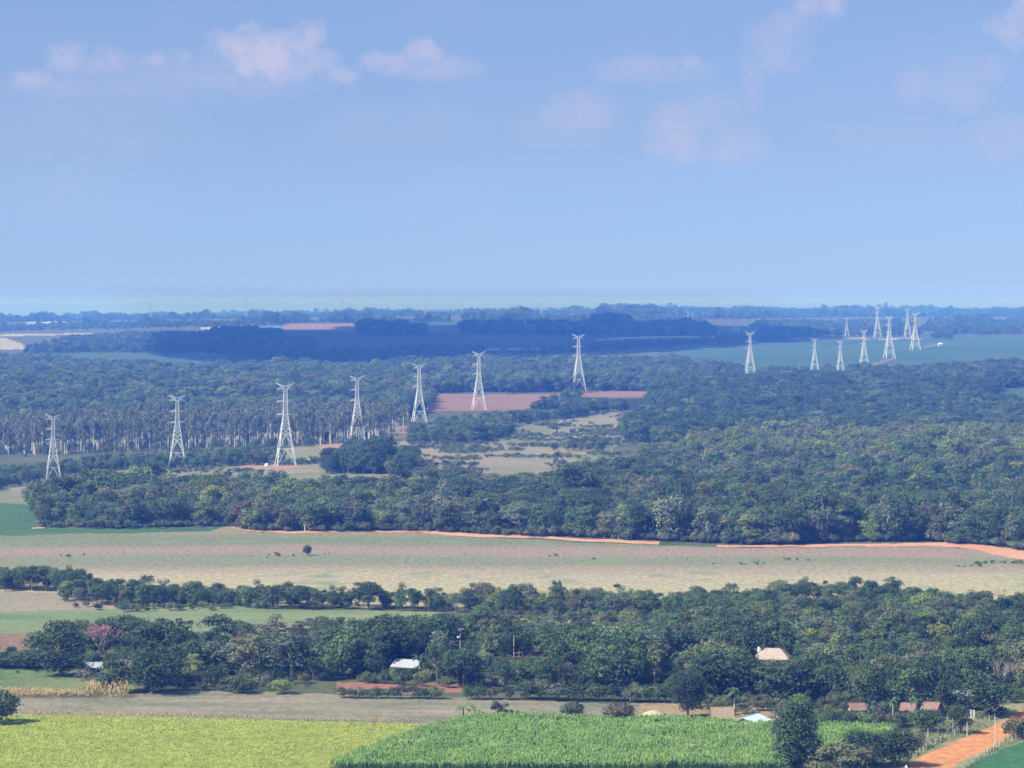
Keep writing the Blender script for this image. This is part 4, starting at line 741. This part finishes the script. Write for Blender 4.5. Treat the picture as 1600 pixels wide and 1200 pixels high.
# ------------------------------------------------------------------ transmission towers
STEEL = mat_plain('galvanised_steel', (.74, .75, .75), .55, .06, .3)
def pylon_meshes(tk=1.0):
    """one lattice tower, height 1, built from square bars; half widths follow the photo"""
    prof = [(0, .115), (.20, .084), (.38, .057), (.614, .026), (.773, .022), (.925, .019)]
    def hw(h): return float(np.interp(h, [p[0] for p in prof], [p[1] for p in prof]))
    cor = [(-1, -1), (1, -1), (1, 1), (-1, 1)]
    P3 = lambda h, c: (hw(h) * c[0], hw(h) * c[1], h)
    L_ = .0062 * tk; B_ = .0034 * tk; out = []
    for c in cor:
        m = MB(); m.bar(P3(-.012, c), P3(.20, c), L_ * 1.15, L_); m.bar(P3(.20, c), P3(.38, c), L_, L_ * .95); m.bar(P3(.38, c), P3(.614, c), L_ * .95, L_ * .8)
        x, y, _ = P3(0, c); m.box((x - .012, y - .012, -.03), (x + .012, y + .012, .006)); out.append(('leg', m))
    m = MB()
    def face(h0, h1, kind):
        for i in range(4):
            a, b = cor[i], cor[(i + 1) % 4]; A0, B0, A1, B1 = Vector(P3(h0, a)), Vector(P3(h0, b)), Vector(P3(h1, a)), Vector(P3(h1, b))
            if kind == 'x': m.bar(A0, B1, B_); m.bar(B0, A1, B_)
            if kind == 'k':
                mid = (A1 + B1) / 2; m.bar(A0, mid, B_ * 1.1); m.bar(B0, mid, B_ * 1.1); m.bar(A0.lerp(A1, .5), A0.lerp(mid, .5), B_ * .8); m.bar(B0.lerp(B1, .5), B0.lerp(mid, .5), B_ * .8)
                m.bar(A0.lerp(mid, .5), A1, B_ * .8); m.bar(B0.lerp(mid, .5), B1, B_ * .8)
            m.bar(A1, B1, B_ * 1.2)
    face(0, .20, 'k'); face(.20, .38, 'k')
    for a, b in ((.38, .445), (.445, .505), (.505, .56), (.56, .614)): face(a, b, 'x')
    out.append(('bracing', m)); m = MB()
    for c in cor: m.bar(P3(.614, c), P3(.925, c), L_ * .8, L_ * .65)
    hs = np.linspace(.614, .925, 10)
    for a, b in zip(hs[:-1], hs[1:]):
        for i in range(4):
            p, q = cor[i], cor[(i + 1) % 4]; m.bar(P3(a, p), P3(b, q), B_ * .8); m.bar(P3(b, p), P3(b, q), B_ * .7)
    out.append(('mast', m))
    for h, wd in ((.614, .112), (.773, .108), (.925, .104)):
        m = MB(); w0 = hw(h)
        for s in (-1, 1):
            for yy in (-1, 1):
                m.bar((0, w0 * yy, h), (s * wd, 0, h), L_ * .62, L_ * .45); m.bar((s * w0, w0 * yy, h + .022), (s * wd, 0, h), B_ * .9, B_ * .7)
            for t in (.35, .6, .8): m.bar((s * wd * t, w0 * (1 - t), h), (s * (w0 + (wd - w0) * t), 0, h + .02 * (1 - t)), B_ * .6); m.bar((s * wd * t, -w0 * (1 - t), h), (s * wd * t, w0 * (1 - t), h), B_ * .6)
            m.bar((s * wd * .96, 0, h), (s * wd * .96, 0, h - .03), B_ * .55)
        out.append(('crossarm', m))
    for s in (-1, 1):
        m = MB()
        for yy in (-1, 1):
            m.bar((s * .004, .015 * yy, .955), (s * .118, 0, 1.0), L_ * .9, L_ * .6); m.bar((s * .016, .017 * yy, .925), (s * .118, 0, 1.0), L_ * .8, L_ * .6)
        for t in (.25, .5, .75):
            a = Vector((s * .004, 0, .955)).lerp(Vector((s * .118, 0, 1)), t); b = Vector((s * .016, 0, .925)).lerp(Vector((s * .118, 0, 1)), t); m.bar(a, b, B_)
        out.append(('wing_arm', m))
    return [(n_, q.mesh(n_, STEEL)) for n_, q in out]
PY = pylon_meshes(1.0); PYF = pylon_meshes(.85)
TW = [(83, 751, 104, 14, 'white lattice pylon at far left, its foot hidden by the dense wood'), (277, 730, 113, 10, 'white lattice pylon standing before the pale-trunked plantation, second from the left'),
      (446, 727, 129, 12, 'tallest white lattice pylon, beside the very dark tree clump'), (558, 687, 100, 10, 'white lattice pylon rising behind the very dark tree clump'),
      (655, 661, 93, 12, 'white lattice pylon beside the small orange patch, left end of the red field'), (748, 640, 91, 8, 'white lattice pylon standing in front of the red field'),
      (904, 610, 88, 10, 'white lattice pylon alone between the red field and the pale clearing'), (1172, 587, 69, 9, 'white lattice pylon at the left edge of the green slope'),
      (1273, 578, 50, 5, 'small pylon at the foot of the green slope, left of its shorter neighbour'), (1313, 580, 48, 5, 'smallest pylon of the near row at the foot of the green slope'),
      (1350, 572, 57, 8, 'pylon with a dark tree clump at its foot on the green slope'), (1389.5, 560, 67, 10, 'pylon standing on the reddish track of the green slope'),
      (1430, 547, 59, 10, 'rightmost white pylon near the top of the green slope'),
      (1113, 514, 29, 8, 'faint pylon on the ridge, left one of the pair above the dark field'), (1150, 518, 40, 8, 'faint pylon on the ridge, right one of the pair above the dark field'), (1075, 504, 18, 8, 'tiny faint pylon far behind the ridge trees'),
      (1323, 526, 30, 8, 'faint narrow pylon behind the green slope, leftmost there'), (1371, 528, 50, 8, 'faint tall pylon behind the pylon with the tree clump'), (1418, 528, 46, 8, 'faint pylon just left behind the rightmost white pylon'),
      (634, 521, 18, 8, 'tiny pylon showing its white top between two dark groves')]
for i, (u, v, h, rz, lab) in enumerate(TW):
    x, y, z = P(u, v); H = h * y / FPX; r, _ = put('transmission_tower', PY if i < 13 else PYF, x, y, z, H, R(rz)); tag(r, lab, 'pylon', 'lattice pylons of the power lines')
PM2 = []
GREYS = mat_plain('weathered_steel', (.62, .64, .68), .6, .05, .3)
mm_ = MB()
for c in ((-1, -1), (1, -1), (1, 1), (-1, 1)): mm_.bar((.07 * c[0], .07 * c[1], 0), (.012 * c[0], .012 * c[1], 1), .007, .005)
mm2 = MB()
for i in range(8):
    a, b = i / 8, (i + 1) / 8; wa, wb = .07 - .058 * a, .07 - .058 * b
    for s in (-1, 1): mm2.bar((-wa, s * wa, a), (wb, s * wb, b), .003); mm2.bar((wa, s * wa, a), (-wb, s * wb, b), .003)
mm2.bar((-.09, 0, .9), (.09, 0, .9), .006); mm2.bar((-.07, 0, .8), (.07, 0, .8), .006)
MST = [('leg_frame', mm_.mesh('leg_frame', GREYS)), ('bracing', mm2.mesh('bracing', GREYS))]
for i, (u, vt, h, lab) in enumerate([(235, 470, 30, 'grey mast on the left horizon, leftmost and clearest'), (385, 464, 30, 'faint mast on the horizon above the left blue ridge'), (534, 464, 32, 'faint mast on the horizon above the reddish strip'), (665, 472, 20, 'faint mast on the horizon right of the tiny white pylon top'), (722, 466, 26, 'thin mast on the horizon left of the middle'), (846, 472, 18, 'faint mast on the horizon left of the mounded grove')]):
    x, y = (u - 800) / FPX * 9500, 9500.0; z = float(gz(x, y)); H = (CAMH - (vt - V0) / FPX * y) - z; r, _ = put('mast', MST, x, y, z, H, .3); tag(r, lab, 'mast', 'masts on the horizon')

# ------------------------------------------------------------------ houses, poles, fences
WALLW = mat_plain('white_plaster', (.72, .70, .66), .9, .08, .8); ROOFW = mat_plain('white_roof_sheet', (.36, .38, .40), .5, .10, .9); TERRA = mat_plain('terracotta_tiles', (.25, .155, .125), .9, .2, 1.5)
BEIGE = mat_plain('beige_roof_tiles', (.42, .34, .29), .9, .10, .9); THATCH = mat_plain('thatch', (.30, .23, .15), 1, .25, 2); DARKW = mat_plain('dark_opening', (.05, .05, .05), .6, .1); BLUER = mat_plain('blue_roof_sheet', (.05, .22, .60), .6, .08, .05); BLUEW = mat_plain('pale_blue_sheet', (.60, .68, .76), .45, .08, .8); PINKW = mat_plain('pink_plaster', (.62, .34, .28), .9, .1, .8)
def house(u, v, w, d, h, rh, rz, wall, roof, label, name='house', hip=0.0, cat='house', ov=.5):
    x, y, z = P(u, v); r = empty(name, (x, y, z - .05), R(rz)); tag(r, label, cat); a, b = w / 2, d / 2
    m = MB(); m.box((-a, -b, -.4), (a, -b + .2, h)).box((-a, b - .2, -.4), (a, b, h)).box((-a, -b + .2, -.4), (-a + .2, b - .2, h)).box((a - .2, -b + .2, -.4), (a, b - .2, h))
    if not hip:
        for s in (-1, 1): m.slab([(s * (a - .1), -b + .02, h), (s * (a - .1), b - .02, h), (s * (a - .1), 0, h + rh - .12)], (-.08 * s, 0, 0))
    m.build('wall', wall, r)
    m = MB(); A, B = a + ov, b + ov; e = h - ov * rh / b; rx = a * (1 - hip) + ov * (0 if hip else 1); t = (0, 0, .14)
    m.slab([(-A, -B, e), (A, -B, e), (rx, 0, h + rh), (-rx, 0, h + rh)], t).slab([(A, B, e), (-A, B, e), (-rx, 0, h + rh), (rx, 0, h + rh)], t)
    if hip: m.slab([(A, -B, e), (A, B, e), (rx, 0, h + rh)], t).slab([(-A, B, e), (-A, -B, e), (-rx, 0, h + rh)], t)
    m.bar((-rx, 0, h + rh + .12), (rx, 0, h + rh + .12), .12); m.build('roof', roof, r)
    MB().box((-.5, -b - .04, -.2), (.45, -b - .003, min(2.05, h - .15))).build('door', DARKW, r)
    for s in (-1, 1):
        wn = MB().box((s * a * .6 - .5, -b - .05, h * .38), (s * a * .6 + .5, -b - .003, h * .75)).build('window', DARKW, r)
        MB().box((s * a * .6 - .62, -b - .09, h * .38 - .11), (s * a * .6 + .62, -b - .052, h * .38 - .02)).build('sill', wall, wn)
    return r
house(638, 1054, 6.8, 5.6, 2.5, 1.5, -24, WALLW, ROOFW, 'house with white sheet roof half hidden by trees right of the red earth strip')
house(146, 1054, 4.0, 4.0, 2.3, 1.0, 10, WALLW, ROOFW, 'small white-roofed house below the pink flowering tree')
house(194, 1053, 3.8, 4.2, 2.5, 1.3, -14, WALLW, TERRA, 'small terracotta-roofed house left of the massive dark round tree')
house(1207, 1044, 9.6, 8, 3.0, 2.4, -12, WALLW, BEIGE, 'house with beige hipped roof among the right-hand trees', hip=.55)
house(1128, 1128, 4.6, 4.0, 1.5, 2.0, 4, WALLW, THATCH, 'thatched white-walled hut behind the maize field', name='hut', cat='hut')
house(1173, 1136, 7.4, 6, 1.6, 1.1, 60, WALLW, BLUEW, 'low shed with pale blue-white gable roof behind the maize', name='shed', cat='shed', ov=.5)
house(1338, 1120, 3.2, 3.4, 2.1, 1.2, 12, PINKW, TERRA, 'small orange-roofed house above the row of bushes')
house(1420, 1122, 2.8, 3.4, 2.3, 1.3, -20, PINKW, TERRA, 'small pinkish house between the two dark palms')
house(1456, 1120, 3.4, 3.6, 2.2, 1.3, -30, PINKW, TERRA, 'house with salmon roof above the bright bushy tree by the road')
house(1499, 1096, 5.0, 4, 1.9, .8, 8, WALLW, ROOFW, 'tiny white sheet roof in front of the dark tree by the road bend', name='shed', cat='shed')
x, y, z = P(1187, 1044); r = empty('water_tank', (x, y, z)); tag(r, 'small white water tank beside the beige hipped roof', 'water tank')
q = MB(); q.bar((0, 0, 4.6), (0, 0, 5.9), .62, .62, 12).bar((0, 0, 5.9), (0, 0, 6.15), .5, .15, 12).build('tank', WALLW, r)
q = MB()
for a, b in ((-.5, -.5), (.5, -.5), (.5, .5), (-.5, .5)): q.bar((a, b, -.3), (a * .9, b * .9, 4.6), .07)
q.bar((-.5, -.5, 2.5), (.5, -.5, 2.5), .04).bar((-.5, .5, 2.5), (.5, .5, 2.5), .04).build('stand', STEEL, r)
for i, (u, v, w, d, lab) in enumerate([(60, 508, 60, 30, 'far white shed on the left horizon, left one of the pair'), (88, 507, 46, 26, 'far white shed on the left horizon, right one of the pair'), (1247, 487, 40, 30, 'far white building on the right horizon under a grove'), (478, 527, 9, 8, 'tiny white house above the dark square plantation'), (332, 535, 10, 8, 'tiny white house left of the dark square plantation'), (770, 507, 24, 16, 'far white shed behind the ridge trees'), (1469, 540, 6, 5, 'tiny white-roofed farm house at the right end of the green slope'), (22, 620, 16, 10, 'white-roofed farm house in the forest at the far left'), (355, 517, 120, 24, 'long low pale shed on the far left plain'), (425, 515, 46, 24, 'bright blue-roofed shed at the right end of the long pale shed')]):
    house(u, v, w, d, 5 if w > 20 else 3, 3 if w > 20 else 1.6, 5, WALLW, BLUER if w == 46 and u == 425 else ROOFW if w > 11 else WALLW, lab, name='farm_building', cat='building')
# utility poles
CONC = mat_plain('concrete_pole', (.62, .58, .50), .9, .1, 1); WOODP = mat_plain('grey_wood', (.42, .38, .32), 1, .25, 3); WHT = mat_plain('white_paint', (.8, .8, .78), .6, .05, 1)
def pole(u, v, h, lab, arm=True, lamp=False, mat=CONC, rz=0, rad=.16):
    x, y, z = P(u, v); r = empty('utility_pole', (x, y, z), R(rz)); tag(r, lab, 'utility pole'); MB().bar((0, 0, -.5), (0, 0, h), rad, rad * .6, 8).build('pole', mat, r)
    if arm:
        c = MB(); c.box((-1.2, -.07, h - .35), (1.2, .07, h - .18)).bar((-.7, 0, h - .35), (0, 0, h - 1.0), .04).bar((.7, 0, h - .35), (0, 0, h - 1.0), .04); c = c.build('crossarm', WOODP, r)
        for s in (-1.05, -.45, .45, 1.05): MB().bar((s, 0, h - .18), (s, 0, h + .05), .06, .04, 6).build('insulator', WHT, c)
    if lamp:
        MB().bar((0, 0, h - 2.6), (-.55, -.1, h - 2.45), .05, .04).build('bracket', STEEL, r)
        MB().bar((-.55, -.1, h - 2.75), (-.55, -.1, h - 2.5), .3, .42, 10).bar((-.55, -.1, h - 2.5), (-.55, -.1, h - 2.2), .42, .15, 10).build('transformer', WHT, r)
    return r
pole(719, 1026, 8.0, 'T-topped utility pole with round white drum, rising out of the woodland', True, True, rz=6)
pole(803, 1027, 6.2, 'plain pale pole standing at the small tan clearing', False)
pole(811, 1026, 3.2, 'short thin post beside the plain pale pole', False, mat=WOODP, rad=.08)
pole(1555, 1163, 6.4, 'pale yellowish pole at the right side of the dirt road', False, rad=.14)
pole(1450, 1166, 4.2, 'slim pale pole at the left side of the dirt road', False, rad=.1)
pole(1480, 1146, 4.0, 'pale post in the shade of the small dark tree, left one', False, rad=.14)
pole(1489, 1148, 3.8, 'grey post in the shade of the small dark tree, middle one', False, mat=WOODP, rad=.12)
pole(1511, 1150, 3.2, 'thin white post right of the small dark tree', False, mat=WHT, rad=.08)
for i, u in enumerate((1517, 1521.5)):
    x, y, z = P(u, 1123); r = empty('gate_pillar', (x, y, z)); tag(r, ('left' if i == 0 else 'right') + ' one of the two white gate pillars near the road bend', 'pillar', 'white gate pillars'); MB().box((-.17, -.17, -.3), (.17, .17, 2.0)).build('shaft', WHT, r); MB().box((-.23, -.23, 2.003), (.23, .23, 2.12)).build('cap', WHT, r)
x, y, z = P(1416, 1203); r = empty('road_marker', (x, y, z)); tag(r, 'short white marker stone at the bottom edge left of the dirt road', 'marker'); MB().box((-.25, -.2, -.3), (.25, .2, .75)).build('base', WHT, r); MB().bar((0, 0, .75), (0, 0, 1.0), .25, .12, 8).build('top', WHT, r)
def fence(pts, lab, step):
    W_ = [Vector(P(*p)) for p in pts]; root = empty('fence', W_[0]); tag(root, lab, 'fence'); o = W_[0]; prev = None; wires = MB()
    for a, b in zip(W_[:-1], W_[1:]):
        n = max(1, int((b - a).length / step))
        for i in range(n):
            p = a.lerp(b, i / n); p.z = float(gz(p.x, p.y)); p = p - o; hh = random.uniform(1.15, 1.5); MB().bar(p + Vector((0, 0, -.3)), p + Vector((random.uniform(-.05, .05), 0, hh)), .09, .07, 6).build('post', WOODP if random.random() < .5 else CONC, root)
            if prev is not None:
                for k in (.45, .8, 1.1): wires.bar(prev + Vector((0, 0, k)), p + Vector((0, 0, k)), .012, .012, 3)
            prev = p
    wires.build('wire', STEEL, root)
fence([(1494, 1214), (1528, 1186), (1562, 1168), (1606, 1150), (1650, 1142)], 'post and wire fence along the teal field, right of the dirt road', 2.6)
fence([(1432, 1182), (1462, 1162), (1506, 1143), (1546, 1126), (1570, 1116)], 'post and wire fence along the left verge of the dirt road', 3.2)
fence([(1450, 1150), (1482, 1148), (1500, 1137), (1524, 1125)], 'short weathered fence under the small dark roadside tree', 2.4)
# heap of soil in the yard
V = []; F = []; rg = np.random.default_rng(9); nn = 18
for i in range(nn):
    for j in range(nn):
        a, b = (i / (nn - 1) - .5) * 2, (j / (nn - 1) - .5) * 2; V.append((a * 3.4, b * 2.4, 1.5 * max(0, 1 - math.hypot(a, b) ** 1.5) + .12 * rg.random() - .1))
for i in range(nn - 1):
    for j in range(nn - 1): k = i * nn + j; F.append((k, k + nn, k + nn + 1, k + 1))
x, y, z = P(1020, 1119); o = link(bpy.data.objects.new('soil_heap', npmesh('soil_heap', V, F, mat_plain('heap_soil', (.50, .40, .25), 1, .2, .8), smooth=True))); o.location = (x, y, z + .02); tag(o, 'pale heap of soil in the brown yard behind the maize', 'soil heap')
# pale boulders / bags near the tallest pylon
for i, (u, v) in enumerate([(470, 724), (484, 722), (490, 723), (417, 728), (432, 726)]):
    x, y, z = P(u, v); m = MB(); m.bar((0, 0, -.3), (0, 0, 1.1), 1.6, 1.3, 7).bar((0, 0, 1.1), (0, 0, 1.8), 1.3, .5, 7); o = m.build('boulder', WALLW); o.location = (x, y, z); o.rotation_euler = (0, 0, i); tag(o, ['white block right of the tallest pylon, nearest to its foot', 'white block at the left of the pair beside the dark clump', 'white block touching the dark clump', 'small pale block left of the tallest pylon', 'pale block between the feet of the tallest pylon'][i], 'block', 'pale blocks around the tallest pylon')

# ------------------------------------------------------------------ the cloud added out of view, shaped to shade the far slope
def shade_cloud(name, cells, alt, label):
    """an unseen shade caster made of puffs set sunward of ground points (x, y, radius)"""
    Vs = []; Fs = []; n0 = 0; import bmesh
    bm = bmesh.new(); bmesh.ops.create_icosphere(bm, subdivisions=2, radius=1); base = np.array([v.co[:] for v in bm.verts]); tri = np.array([[v.index for v in f.verts] for f in bm.faces]); bm.free()
    rg = np.random.default_rng(3)
    for (x, y, r) in cells:
        c = Vector((x, y, float(gz(x, y)))) + SUND * ((alt - 30) / SUND.z)
        V = base * [r * .38, r, r * .3] * (1 + .12 * rg.normal(size=(len(base), 1))) + [c.x, c.y, c.z]; Vs.append(V); Fs.append(tri + n0); n0 += len(base)
    m = npmesh(name, np.concatenate(Vs), np.concatenate(Fs), mat_plain('cloud_white', (.9, .9, .9), 1, .02, .01), smooth=True)
    tag(link(bpy.data.objects.new(name, m)), label, 'shade_cloud', kind='structure')
cells = []
rg = np.random.default_rng(17)
DS = [(335, 521), (430, 516), (555, 517), (565, 509), (1110, 509), (1240, 526), (1235, 532), (1100, 536), (1000, 544), (900, 552), (740, 555), (640, 558), (470, 562), (420, 562), (335, 553)]
for v in np.arange(508, 562, 2.5):
    for u in np.arange(335, 1240, 22):
        if inpoly(u, v, DS): x, y, z = P(u + rg.uniform(-8, 8), v); cells.append((x, y, 85 + 60 * rg.random() + y / 60))
shade_cloud('shade_cloud', cells, 1500, 'white puffs added out of view to shade the far slope')
x, y, z = P(545, 728)
# ------------------------------------------------------------------ haze
hz = bpy.data.materials.new('haze'); hz.use_nodes = True; n = hz.node_tree.nodes; l = hz.node_tree.links; n.clear(); pv = n.new('ShaderNodeVolumePrincipled'); ou = n.new('ShaderNodeOutputMaterial'); l.new(pv.outputs[0], ou.inputs['Volume'])
pv.inputs['Color'].default_value = (.08, .25, 1.0, 1); pv.inputs['Density'].default_value = 1 / 6300.; pv.inputs['Anisotropy'].default_value = 0.0; pv.inputs['Absorption Color'].default_value = (1, 1, 1, 1)
zlo = float(ZZ.min()) - 1.0
hb = MB().box((-60000, -1800, zlo), (60000, 30000, 130)).mesh('haze', hz); tag(link(bpy.data.objects.new('haze', hb)), kind='stuff', label='thin blue haze lying over the whole plain', cat='haze')
print('near', len(near), 'indiv', NI, 'a3', len(a3), 'far', len(FA), 'objects', len(bpy.data.objects))
